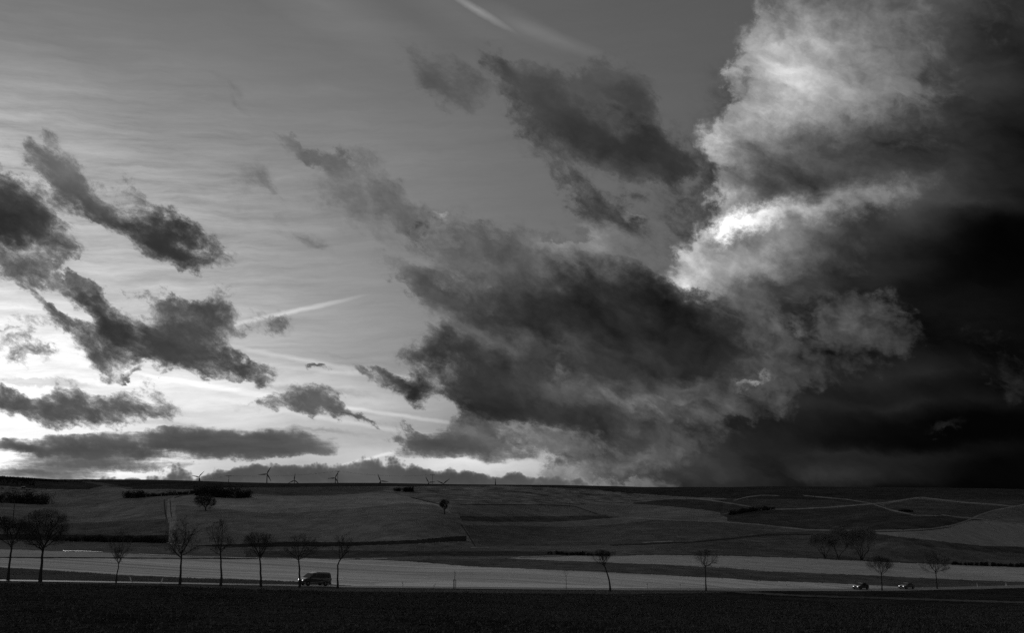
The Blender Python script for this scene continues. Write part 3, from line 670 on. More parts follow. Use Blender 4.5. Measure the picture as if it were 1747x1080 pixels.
for pts, w in (([(106, 941), (140, 941.3), (176, 943.2)], 1.0), ([(236, 946.6), (270, 948.2), (305, 949.4)], 0.8), ([(318, 950.0), (352, 951.2)], 0.7), ([(362, 951.6), (415, 953.2), (440, 953.4)], 0.7),
               ([(446, 953.8), (500, 954.4)], 0.8), ([(584, 954.8), (606, 954.8)], 0.9), ([(614, 954.6), (640, 954.3), (662, 954.2)], 1.0), ([(801, 936), (818, 935.2), (836, 935.4)], 0.8),
               ([(885, 951.6), (920, 950.6), (958, 949.6)], 1.2), ([(1096, 927), (1125, 925.4), (1150, 924.6)], 0.9), ([(284, 927.5), (298, 929.5), (312, 931.5)], 0.7)):
    ribbon('wet_track', pts, w, M_wet, 0.14, step=4)

# ------------------------------------------------------------------ bare trees
M_bark = grey_mat('dark_bark', 0.035, 0.95, 0.0, noise_amt=0.35, noise_scale=5)
M_twig = grey_mat('twig_bark', 0.05, 0.95, 0.0)
M_pale_twig = grey_mat('pale_twig_bark', 0.16, 0.95, 0.0)
M_thicket = grey_mat('thicket_twigs', 0.028, 0.95, 0.0, noise_amt=0.4, noise_scale=0.6)
M_needles = grey_mat('conifer_needles', 0.016, 0.95, 0.0, noise_amt=0.4, noise_scale=0.4)

class Tubes:
    """tapered tubes along polylines, gathered into one mesh"""
    def __init__(self): self.V = []; self.F = []; self.n = 0
    def add(self, pts, rads, sides):
        pts = np.asarray(pts, float); k = len(pts)
        d = np.gradient(pts, axis=0); d /= np.linalg.norm(d, axis=1)[:, None] + 1e-9
        ref = np.array([0.0, 0.0, 1.0]) if abs(d[0][2]) < 0.9 else np.array([1.0, 0.0, 0.0])
        u = np.cross(d, ref); u /= np.linalg.norm(u, axis=1)[:, None] + 1e-9
        v = np.cross(d, u)
        a = np.arange(sides) * 2 * math.pi / sides
        ring = pts[:, None, :] + np.asarray(rads)[:, None, None] * (np.cos(a)[None, :, None] * u[:, None, :] + np.sin(a)[None, :, None] * v[:, None, :])
        self.V.append(ring.reshape(-1, 3))
        i = np.arange(k - 1)[:, None] * sides; j = np.arange(sides)[None, :]; j2 = (j + 1) % sides
        f = np.stack([i + j, i + j2, i + sides + j2, i + sides + j], axis=2).reshape(-1, 4) + self.n
        self.F.append(f); self.n += k * sides
    def twigs(self, P0, D, L_, R, rg):
        """many short bent three-sided twigs at once"""
        n = len(P0)
        if not n: return
        P0 = np.array(P0); D = np.array(D); L_ = np.array(L_)[:, None]; R = np.array(R)[:, None, None]
        D1 = D + rg.normal(0, 0.22, D.shape); D1 /= np.linalg.norm(D1, axis=1)[:, None]
        P1 = P0 + D * L_ * 0.5; P2 = P1 + D1 * L_ * 0.5
        pts = np.stack([P0, P1, P2], axis=1)
        u = np.cross(D, rg.normal(0, 1, D.shape)); u /= np.linalg.norm(u, axis=1)[:, None] + 1e-9
        v = np.cross(D, u); a = np.arange(3) * 2 * math.pi / 3
        off = np.cos(a)[None, :, None] * u[:, None, :] + np.sin(a)[None, :, None] * v[:, None, :]
        ring = pts[:, :, None, :] + off[:, None, :, :] * (R * np.array([1.0, 0.8, 0.45])[None, :, None])[..., None]
        self.V.append(ring.reshape(-1, 3))
        b = []
        for k in range(2):
            for j in range(3): b.append((k * 3 + j, k * 3 + (j + 1) % 3, k * 3 + 3 + (j + 1) % 3, k * 3 + 3 + j))
        self.F.append((np.arange(n)[:, None, None] * 9 + np.array(b)[None]).reshape(-1, 4) + self.n); self.n += n * 9
    def build(self, name, m, parent=None, smooth=True):
        return link_np(name, np.concatenate(self.V), np.concatenate(self.F), m, parent, smooth)

def unit(v): return v / (np.linalg.norm(v) + 1e-9)
def inside(p, c, rad):
    return float(np.sum(((p - c) / rad) ** 2))
def reach(p, d, c, rad):
    """how far along d from p the crown reaches"""
    q = (p - c) / rad; e = d / rad
    A = float(e @ e); B = float(q @ e); C_ = float(q @ q) - 1
    disc = B * B - A * C_
    if disc <= 0: return 0.0
    return max(0.0, (-B + math.sqrt(disc)) / A)

def grow_tree(name, label, base, height, fork_h, lean, wl, wr, group=None, seed=1, limbs=7, subs=(7, 6, 5), r0=0.16, low=0.0, kink=None,
              up=0.55, cat='tree', twig=None, droop=0.0, twig_r=0.008, multi=0, shoots=0):
    """trunk with limbs, boughs and twigs filling an uneven crown; sizes in metres, lean/wl/wr sideways as seen from the road"""
    rg = np.random.default_rng(seed)
    root = empty(name, base)
    tag(root, label, cat, group)
    tk, cr = Tubes(), Tubes()
    stems = []; tw = ([], [], [], [])
    cx = (wr - wl) / 2; rx = (wl + wr) / 2
    cz0 = fork_h - low; rz = (height - cz0) / 2
    c = np.array([cx, 0, cz0 + rz]); rad = np.array([rx, rx * 0.92, rz])
    if multi:
        for s in range(multi):
            a = 2 * math.pi * s / multi + rg.uniform(-0.4, 0.4); sp = rg.uniform(0.10, 0.26) * height
            top = np.array([cx * 0.5 + math.cos(a) * sp, math.sin(a) * sp, fork_h * rg.uniform(0.9, 1.25)])
            p = [np.array([math.cos(a) * 0.10, math.sin(a) * 0.10, -0.3])]
            for q in (0.35, 0.7, 1.0):
                p.append(np.array([top[0] * q ** 1.3, top[1] * q ** 1.3, top[2] * q]) + rg.normal(0, 0.06, 3))
            tk.add(p, np.linspace(r0, r0 * 0.55, 4), 6); stems.append((np.array(p[-1]), unit(p[-1] - p[-2]), r0 * 0.55))
    else:
        p = [np.array([0, 0, -0.4])]
        n = 7
        for q in range(1, n + 1):
            s = q / n
            off = lean * s ** 1.6
            if kink and s > kink[0]: off += kink[1] * (s - kink[0]) / (1 - kink[0])
            p.append(np.array([off, 0.15 * math.sin(s * 2 + seed), fork_h * s]) + np.append(rg.normal(0, 0.025, 2), 0))
        rr = r0 * (1 - 0.42 * np.linspace(0, 1, n + 1)); rr[0] = r0 * 1.5; rr[1] = r0 * 1.12
        tk.add(p, rr, 8)
        stems.append((p[-1], unit(p[-1] - p[-2]), rr[-1]))
    def branch(p0, d, length, r, level):
        k = (7, 6, 5, 4)[min(level, 3)]
        pts = [p0]; dd = d.copy()
        for i in range(k - 1):
            dd = unit(dd + rg.normal(0, 0.11 + 0.05 * level, 3) + np.array([0, 0, 0.10 * up - droop * level * 0.10]))
            pts.append(pts[-1] + dd * length / (k - 1))
        rend = r * (0.30 if level < 3 else 0.45)
        rad_ = np.linspace(r, rend, k)
        (tk if level == 0 else cr).add(pts, rad_, (6, 5, 3, 3)[min(level, 3)])
        if level >= len(subs): return
        nsub = subs[level]
        for s in range(nsub):
            f = 0.22 + 0.78 * (s + rg.uniform(0.2, 0.9)) / nsub
            q = min(f, 0.999) * (k - 1); i = int(q); w = q - i
            pp = pts[i] * (1 - w) + pts[i + 1] * w
            ax = unit(pts[i + 1] - pts[i])
            side = rg.normal(0, 1, 3); side -= ax * (side @ ax); side = unit(side)
            ang = math.radians(rg.uniform(26, 66))
            nd = unit(ax * math.cos(ang) + side * math.sin(ang) + np.array([0, 0, 0.22 * up]))
            L_ = reach(pp, nd, c, rad)
            base_l = length * rg.uniform(0.42, 0.80) * (1 - 0.40 * f)
            L_ = min(max(L_ * rg.uniform(0.60, 1.28), base_l * 0.25), base_l * 1.25)
            r2 = max((rad_[i] * (1 - w) + rad_[i + 1] * w) * 0.62, twig_r)
            if level + 1 >= len(subs):
                tw[0].append(pp); tw[1].append(nd); tw[2].append(L_); tw[3].append(r2)
            else: branch(pp, nd, L_, r2, level + 1)
    for (sp_, sd_, sr_) in stems:
        nl = max(2, limbs // max(1, len(stems)))
        for s in range(nl):
            a = 2 * math.pi * (s + rg.uniform(-0.25, 0.25)) / nl + seed
            el = math.radians(rg.uniform(6, 58)) if s else math.radians(78)
            d = unit(np.array([math.cos(a) * math.cos(el), math.sin(a) * math.cos(el) * 0.9, math.sin(el) * (0.7 + 0.6 * up)]) + 0.15 * sd_)
            drop = rg.uniform(0.0, 0.16) * fork_h if s else 0.0
            p0 = sp_ - sd_ * drop
            L_ = reach(p0, d, c, rad) * rg.uniform(0.80, 1.03)
            if L_ < 0.3: L_ = 0.5 * height
            branch(p0, d, L_, sr_ * rg.uniform(0.55, 0.72), 0)
    if tw[0]:
        cr.twigs(*tw, rg)
        # finest shoots along the twigs
        P0, D, LL = np.array(tw[0]), np.array(tw[1]), np.array(tw[2])
        for q in range(shoots):
            f = rg.uniform(0.25, 0.95, len(P0)); nd = D + rg.normal(0, 0.55, D.shape) + np.array([0, 0, 0.2 * up]); nd /= np.linalg.norm(nd, axis=1)[:, None]
            cr.twigs(P0 + D * (LL * f)[:, None], nd, LL * rg.uniform(0.3, 0.65, len(P0)), np.full(len(P0), twig_r * 0.7), rg)
    tk.build('trunk', M_bark, root)
    cr.build('crown', twig or M_twig, root, smooth=False)
    return root

def px_tree(label, px, base_row, lean_px, fork_row, top_row, xl, xr, group=None, name='bare_tree', **kw):
    b = ground_at(px, base_row)
    s = b.y / FPX / CP * 1.0
    fork_h = (base_row - fork_row) * s; h = (base_row - top_row) * s
    return grow_tree(name, label, b, h, fork_h, lean_px * s, (px - xl) * s, (xr - px) * s, group, **kw)

ROW = 'bare trees along the road'
px_tree('bare dense-crowned tree cut by the left edge of the picture, beside the road', 14, 992.5, 0, 932, 888, -45, 50, ROW, seed=11, limbs=9, subs=(8, 7, 6), r0=0.17, low=1.0, up=0.5, shoots=1)
px_tree('largest bare tree on the road, dense broad crown, second from the left edge', 69, 994.5, 0, 938, 876, 26, 112, ROW, seed=22, limbs=10, subs=(8, 8, 6), r0=0.21, low=0.5, up=0.45, shoots=1)
px_tree('slim young bare tree with narrow upright crown left of two tilted posts', 197, 997, 4, 961, 907, 178, 220, ROW, seed=33, limbs=6, subs=(7, 6, 5), r0=0.10, low=0.4, up=1.0)
px_tree('tall bare tree with open rounded crown right of the tilted white post', 306.5, 999.5, -1, 948, 887, 270, 342, ROW, seed=44, limbs=8, subs=(7, 6, 5), r0=0.17, low=1.0, up=0.7)
px_tree('bare tree with forked vase-shaped crown, slightly leaning trunk, under the lone hillside tree', 376.5, 1001, -4, 945, 894, 343, 402, ROW, seed=57, limbs=7, subs=(7, 6, 5), r0=0.16, low=0.5, up=0.75)
px_tree('bare tree with low flat spreading crown, next left of the tree before the van', 445.5, 1002.5, -5, 951, 913, 408, 470, ROW, seed=61, limbs=9, subs=(7, 6, 5), r0=0.16, low=1.0, up=0.35)
px_tree('bare tree standing right in front of the nose of the van', 511.5, 1003.5, -4, 953, 916, 482, 542, ROW, seed=72, limbs=8, subs=(7, 5, 5), r0=0.15, low=0.6, up=0.5)
px_tree('sparse bare tree with a bent trunk just behind the van', 576, 1004.8, -1, 954, 916, 560, 601, ROW, seed=85, limbs=6, subs=(6, 5, 4), r0=0.14, low=0.2, kink=(0.8, 0.75), up=0.8, shoots=0)
px_tree('crooked bare tree leaning left with thin sparse crown near mid-road', 1041, 1010, -7, 966, 943, 1004, 1048, ROW, seed=93, limbs=8, subs=(7, 6, 4), r0=0.16, low=0.3, kink=(0.55, -0.35), up=0.8)
px_tree('straight bare tree with small round crown standing alone between mid-road and the cars', 1204.5, 1009, -0.5, 968, 943, 1182, 1228, ROW, seed=104, limbs=7, subs=(7, 6, 5), r0=0.13, low=0.7, up=0.7)
px_tree('bare tree with fan-shaped crown between the two oncoming cars', 1505, 1009, 0, 980, 953, 1479, 1529, ROW, seed=116, limbs=9, subs=(8, 7, 6), r0=0.15, low=1.2, up=0.8)
px_tree('bare tree with wide flat crown right of the rear car', 1599.5, 1006, -1, 978, 944, 1572, 1625, ROW, seed=127, limbs=8, subs=(8, 7, 6), r0=0.16, low=0.9, up=0.5)
px_tree('thin lone sapling with a tiny crown tuft standing on the pale field edge', 966, 1006.5, 0, 984, 974, 960.5, 971.5, name='sapling', seed=131, limbs=4, subs=(4, 3), r0=0.045, low=0.2, up=1.0, twig=M_pale_twig)
px_tree('dark round-crowned tree alone on the hillside below the long hedge', 351, 872, -1, 866.5, 843.5, 329, 369, seed=141, limbs=9, subs=(9, 8, 7), r0=0.42, low=1.2, up=0.4, twig_r=0.022, shoots=1)
px_tree('small dark tree on the hillside at the end of a field track', 758.5, 877.5, -0.5, 871, 854, 748.5, 769, seed=152, limbs=8, subs=(8, 7, 6), r0=0.26, low=0.2, up=1.0, twig_r=0.018, shoots=1)
SHR = 'feathery trees at the valley edge'
px_tree('left one of the three feathery pale trees by the pale field', 1408, 952.5, 0, 940, 913, 1380, 1428, SHR, seed=161, limbs=16, subs=(8, 7, 6), r0=0.14, low=1.2, up=0.9, multi=4, twig=M_pale_twig, twig_r=0.018, shoots=3)
px_tree('slender middle one of the three feathery pale trees by the pale field', 1430, 953.5, 1, 938, 902, 1413, 1452, SHR, seed=172, limbs=15, subs=(8, 7, 6), r0=0.13, low=1.0, up=1.0, multi=3, twig=M_pale_twig, twig_r=0.018, shoots=3)
px_tree('right one of the three feathery pale trees, thick stems, by the pale field', 1470, 956.5, 1, 943, 903, 1446, 1502, SHR, seed=183, limbs=18, subs=(8, 7, 6), r0=0.20, low=1.0, up=0.8, multi=4, twig=M_pale_twig, twig_r=0.018, shoots=3)

# ------------------------------------------------------------------ hedges and bushes: stems and masses of twigs
def thicket(name, label, spine, heights_px, depth, seed, dens=1.0, cat='hedge', group=None):
    """spine: row of (px, py) base points; heights_px along it"""
    rg = np.random.default_rng(seed)
    pts = [ground_at(*p) for p in spine]
    root = empty(name, pts[len(pts) // 2]); tag(root, label, cat, group)
    o = np.array(root.location)
    P3 = np.array([np.array(p) for p in pts]); s = np.concatenate([[0], np.cumsum(np.linalg.norm(np.diff(P3, axis=0), axis=1))])
    hm = np.array([h * p.y / FPX for h, p in zip(heights_px, pts)])
    tot = s[-1] if s[-1] > 0 else 1.0
    tb = Tubes(); V = []; F = []
    n_st = int(max(14, tot / 0.40 * dens))
    for k in range(n_st):
        q = rg.uniform(0, tot) if tot > 1 else 0.0
        b = np.array([np.interp(q, s, P3[:, i]) for i in range(3)]) + np.array([rg.normal(0, 0.4), rg.normal(0, depth * 0.4), 0]) - o
        h = float(np.interp(q, s, hm)) * rg.uniform(0.7, 1.25) * (1.0 + 0.25 * math.sin(q * 0.45 + seed) + 0.12 * math.sin(q * 1.3))
        h = max(h, 0.5)
        tip = b + np.array([rg.normal(0, 0.30) * h, rg.normal(0, 0.25) * h, h])
        mid = (b + tip) / 2 + np.array([rg.normal(0, 0.1) * h, rg.normal(0, 0.1) * h, 0.06 * h])
        tb.add([b - np.array([0, 0, 0.4]), mid, tip], [0.06, 0.045, 0.015], 3)
        for j in range(int(34 * dens)):                        # twig sprays
            f = rg.uniform(0.05, 1.0)
            c = (b * (1 - f) + tip * f) + rg.normal(0, 1, 3) * np.array([0.26, 0.22, 0.16]) * h * (0.5 + 0.5 * f) ** 0.5
            if c[2] < b[2] + 0.05: c[2] = b[2] + rg.uniform(0.05, 0.5)
            d = unit(rg.normal(0, 1, 3) + np.array([0, 0, 0.7])); e = unit(np.cross(d, rg.normal(0, 1, 3)))
            L_, w = rg.uniform(0.3, 0.8), rg.uniform(0.06, 0.2)
            i0 = len(V); V += [c - d * L_ - e * w, c - d * L_ * 0.2 + e * w * 1.2, c + d * L_]
            F.append((i0, i0 + 1, i0 + 2))
    tb.build('stems', M_bark, root)['kind'] = 'stuff'
    link_np('twigs', np.array(V), np.array(F), M_thicket, root)['kind'] = 'stuff'
    return root
thicket('hedge', 'broad dark thicket on the meadow at the left edge of the picture', [(-70, 858), (-20, 857.5), (10, 858), (40, 859.5), (70, 861), (88, 860)], [14, 15, 15.5, 15, 14, 10], 4.0, 5, 1.6)
thicket('bush', 'low dark bush at the left end of the thin hillside hedge', [(213, 850), (225, 850), (238, 849.5), (248, 849)], [6, 10, 10, 4], 2.5, 6, 1.3, 'bush')
thicket('hedge', 'thin low hedge line between the dark bush and the large thicket on the hill', [(250, 848.5), (275, 847), (300, 845.5), (334, 842.5)], [4, 5.5, 5, 4], 1.5, 7, 1.0)
thicket('hedge', 'large dark thicket on the hill just above the lone round tree', [(334, 845), (355, 847.5), (380, 849.5), (405, 850.5), (424, 849.5)], [8, 13, 15, 14, 9], 4.0, 8, 1.6)
thicket('bush', 'smaller one of two bushes on the ridge, near the middle', [(675, 838.5), (681, 838.5)], [4, 4], 0.8, 9, 1.6, 'bush')
thicket('bush', 'larger one of two bushes on the ridge, near the middle', [(689, 839), (696, 839.5), (704, 839)], [6, 8.5, 4.5], 1.5, 10, 1.6, 'bush')
thicket('hedge', 'uneven row of scrub where farm tracks meet on the right hillside', [(1245, 879), (1262, 876.5), (1280, 873.5), (1300, 871.5), (1320, 870)], [4.5, 6, 5, 6, 3], 1.2, 12, 0.9)
thicket('hedge', 'dark hedge strip along the field edge behind the left roadside trees', [(92, 924), (140, 924.5), (190, 925.5), (240, 926), (284, 927)], [6.5, 7.5, 7, 8, 6], 1.5, 13, 1.0)
thicket('hedge', 'low scrub line in the valley left of the crooked bare tree', [(935, 946), (965, 947), (1000, 948.5), (1040, 949)], [3.5, 4, 3, 2], 0.8, 14, 0.9)
thicket('hedge', 'low dark hedge at the far right edge above the pale strip', [(1620, 964), (1680, 966), (1747, 968), (1800, 969.5)], [3.5, 4, 4, 4], 0.8, 15, 0.9)
thicket('hedge', 'small scrub strip along a track on the dark right hillside', [(1536, 873), (1548, 874), (1558, 874.5)], [2.5, 3, 2], 0.6, 16, 1.0)

# far conifer wood on the crest at the left: reads as one mass
rg = np.random.default_rng(77)
tb = Tubes()
spots = []
for k in range(1100):
    px = rg.uniform(-130, 165); dens = 1.0 if px < 60 else max(0.12, 1.0 - (px - 60) / 70)
    if rg.random() > dens: continue
    pc = float(np.interp(px, *CREST)); q = ground_at(px, pc + 1.0 + 13.0 * rg.random() ** 2.2 * (1.0 if px < 60 else 0.3))
    spots.append((q.x, q.y, q.z, rg.uniform(1.5, 2.7) * (1.0 if px < 60 else 0.7)))
for x, y, z, h in spots:
    for j in range(4):
        zb = z + h * (0.06 + 0.22 * j); zt = z + h * (0.42 + 0.20 * j); w = h * 0.24 * (1 - 0.2 * j) * rg.uniform(0.85, 1.2)
        a0 = rg.uniform(0, 3)
        tb.add([(x, y, zb), (x + rg.normal(0, 0.05), y, zb + (zt - zb) * 0.45), (x, y, zt)], [w, w * 0.5, 0.03], 6)
    tb.add([(x, y, z - 0.5), (x, y, z + h * 0.2)], [0.16, 0.14], 5)
tag(tb.build('conifer_wood', M_needles), 'dark conifer wood along the crest at the far left', 'wood', kind='stuff')

# ------------------------------------------------------------------ wind turbines beyond the crest
M_turb = grey_mat('turbine_paint', 0.02, 0.6, 0.2)
def tower_pt(px, py, Y):
    t = float(tan_el(py)); return Vector((float(ratio(px, t)) * Y, Y, t * Y))
def turbine(label, hub, tips, rpx):
    Y = 38.0 * FPX / rpx
    H = tower_pt(hub[0], hub[1], Y)
    gz = ground_z(H.x, H.y)
    base = Vector((H.x, H.y + 4.0, gz))
    root = empty('wind_turbine', base)
    tag(root, label, 'wind turbine', 'wind turbines beyond the crest')
    hz = H.z - gz
    tb = Tubes(); n = 9
    tb.add([(0, 0, -1 + (hz - 1.6) * k / (n - 1)) for k in range(n)], np.linspace(2.9, 1.7, n), 14)
    tb.build('tower', M_turb, root)
    nb = bmesh.new(); bmesh.ops.create_cube(nb, size=1.0)
    for v in nb.verts: v.co = Vector((v.co.x * 3.2 * (0.8 if v.co.y > 0 else 1.0), v.co.y * 9.0 + 1.2, v.co.z * 3.4 + hz))
    bmesh.ops.bevel(nb, geom=nb.edges[:], offset=0.5, segments=2, affect='EDGES')
    me = bpy.data.meshes.new('nacelle'); nb.to_mesh(me); nb.free(); me.materials.append(M_turb)
    o = bpy.data.objects.new('nacelle', me); COL.objects.link(o); o.parent = root
    hb = Tubes(); hb.add([(0, -3.2, hz), (0, -4.2, hz), (0, -5.2, hz), (0, -5.7, hz)], [1.6, 1.6, 1.0, 0.1], 12); hub_o = hb.build('hub', M_turb, root)
    for tp in tips:
        ang = math.atan2(-(tp[1] - hub[1]), tp[0] - hub[0])
        bl = Tubes(); u = np.array([math.cos(ang), 0, math.sin(ang)]); w = np.array([-math.sin(ang), 0, math.cos(ang)])
        prof = [(0.5, 0.85), (4, 1.0), (8, 1.75), (14, 1.55), (24, 1.05), (32, 0.65), (37.5, 0.18)]
        V, F = [], []
        for d, c in prof:
            p = u * d + np.array([0, -4.2, hz])
            for du, dv in ((-0.35, 0), (0.1, 0.14), (0.65, 0), (0.1, -0.14)):
                V.append(p + w * du * c * 3.0 + np.array([0, dv * c * 1.6, 0]))
        for k in range(len(prof) - 1):
            for q in range(4):
                F.append((k * 4 + q, k * 4 + (q + 1) % 4, k * 4 + 4 + (q + 1) % 4, k * 4 + 4 + q))
        F.append((0, 1, 2, 3)); F.append(tuple(len(V) - 4 + q for q in (3, 2, 1, 0)))
        link_mesh('blade', V, F, M_turb, root, smooth=True)
    return root
def third(hub, a, b):
    """tip of the blade the crest hides: opposite the other two"""
    va = np.array(a) - np.array(hub); vb = np.array(b) - np.array(hub); d = -(va / np.linalg.norm(va) + vb / np.linalg.norm(vb)); d /= np.linalg.norm(d)
    return tuple(np.array(hub) + d * np.linalg.norm(va))
turbine('leftmost wind turbine on the skyline, left of the first crossarm pole', (339.4, 813.9), [(326.2, 811.4), (348, 804.4), (342.5, 826)], 13.2)
turbine('tallest-looking wind turbine, second from the left, whole rotor above the crest', (455.4, 809), [(440.4, 810.3), (462.3, 796.4), (463.1, 821.6)], 15.0)
turbine('wind turbine with one blade straight up, third from the left', (502, 819.8), [(491.4, 824.9), (503.5, 807.2), (512, 827)], 12.6)
turbine('wind turbine overlapping a tall crossarm pole on the skyline', (571.9, 815.7), [(557.9, 816.8), (578, 804), (578.5, 827)], 13.4)
turbine('wind turbine half sunk behind the crest, right of the pole with a turbine before it', (649.5, 821.3), [(644, 808.2), (663, 822.6), third((649.5, 821.3), (644, 808.2), (663, 822.6))], 13.8)
turbine('sunken wind turbine just left of the rightmost crossarm pole', (731.6, 823.6), [(725.5, 813), (743, 822.8), third((731.6, 823.6), (725.5, 813), (743, 822.8))], 11.8)
turbine('wind turbine showing only two raised blades in a V above the crest', (757, 825.6), [(744.7, 820.2), (767.6, 816.8), third((757, 825.6), (744.7, 820.2), (767.6, 816.8))], 13.4)
turbine('wind turbine of which only a single upright blade shows, rightmost on the crest', (845.6, 830.6), [(845.2, 817.0), (834, 838), (857, 838)], 13.5)

# ------------------------------------------------------------------ power line
M_wood = grey_mat('weathered_pole', 0.05, 0.9, 0.0, noise_amt=0.3, noise_scale=4)
M_wire = grey_mat('wire', 0.03, 0.5, 0.3)
arms = []
def power_pole(label, px, top_row, arm_px, Y, arm=True, base_row=None):
    top = tower_pt(px, top_row, Y); gz = ground_z(top.x, top.y)
    root = empty('utility_pole', (top.x, top.y, gz)); tag(root, label, 'utility pole')
    h = top.z - gz
    tb = Tubes(); tb.add([(0, 0, -0.6), (0, 0, h * 0.5), (0, 0, h)], [0.21, 0.18, 0.15], 9); tb.build('pole', M_wood, root)
    if arm:
        w = arm_px * Y / FPX / 2
        a = Tubes(); a.add([(-w, 0.12, h - 0.15), (0, 0.12, h - 0.15), (w, 0.12, h - 0.15)], [0.17] * 3, 6); ao = a.build('crossarm', M_wood, root)
        for q in (-0.94, 0.0, 0.94):
            i = Tubes(); i.add([(q * w, 0.12, h + 0.0), (q * w, 0.12, h + 0.12), (q * w, 0.12, h + 0.24), (q * w, 0.12, h + 0.30)], [0.07, 0.11, 0.07, 0.02], 8); i.build('insulator', M_wire, ao)
        arms.append([Vector((top.x + q * w, top.y + 0.12, top.z + 0.28)) for q in (-0.94, 0.0, 0.94)])
    return root
power_pole('wooden crossarm pole standing on the hill above the large thicket', 390.5, 812.2, 10.6, 765)
power_pole('tall crossarm pole on the skyline standing just right of a turbine hub', 576.5, 804.3, 7.6, 890)
power_pole('rightmost crossarm pole on the skyline between two sunken turbines', 738, 810.5, 6.8, 985)
power_pole('plain dark pole on the meadow below the thicket at the left edge', 25, 858, 0, ground_at(25, 888).y, arm=False)
def wire(a, b, sag, label):
    tb = Tubes(); n = 18
    tb.add([tuple(a.lerp(b, k / n) - Vector((0, 0, 4 * sag * (k / n) * (1 - k / n)))) for k in range(n + 1)], [0.02] * (n + 1), 4)
    tag(tb.build('power_wire', M_wire), label, 'wire', 'wires of the power line on the hill')
left_end = [tower_pt(240, 832, 860) + Vector((q * 2, 0, 0)) for q in (-1, 0, 1)]
sides_ = ('nearest to the left', 'middle', 'nearest to the right')
for k in range(3):
    wire(left_end[k], arms[0][k], 1.2, 'thin wire dropping left from the first crossarm pole, strand %s' % sides_[k])
    wire(arms[0][k], arms[1][k], 2.2, 'thin wire between the first and the tallest crossarm pole, strand %s' % sides_[k])
    wire(arms[1][k], arms[2][k], 2.8, 'thin wire between the tallest and the rightmost crossarm pole, strand %s' % sides_[k])

# ------------------------------------------------------------------ vehicles
M_glass = grey_mat('car_glass', 0.006, 0.12, 0.25)
M_tyre = grey_mat('tyre_rubber', 0.015, 0.9, 0.1)
M_rim = grey_mat('wheel_rim', 0.10, 0.35, 0.5, metallic=0.8)
M_trim = grey_mat('black_trim', 0.015, 0.6, 0.2)
M_lamp = grey_mat('lit_headlamp', 0.8, 0.2, 0.5, emit=1.1)
M_plate = grey_mat('number_plate', 0.5, 0.5, 0.3)

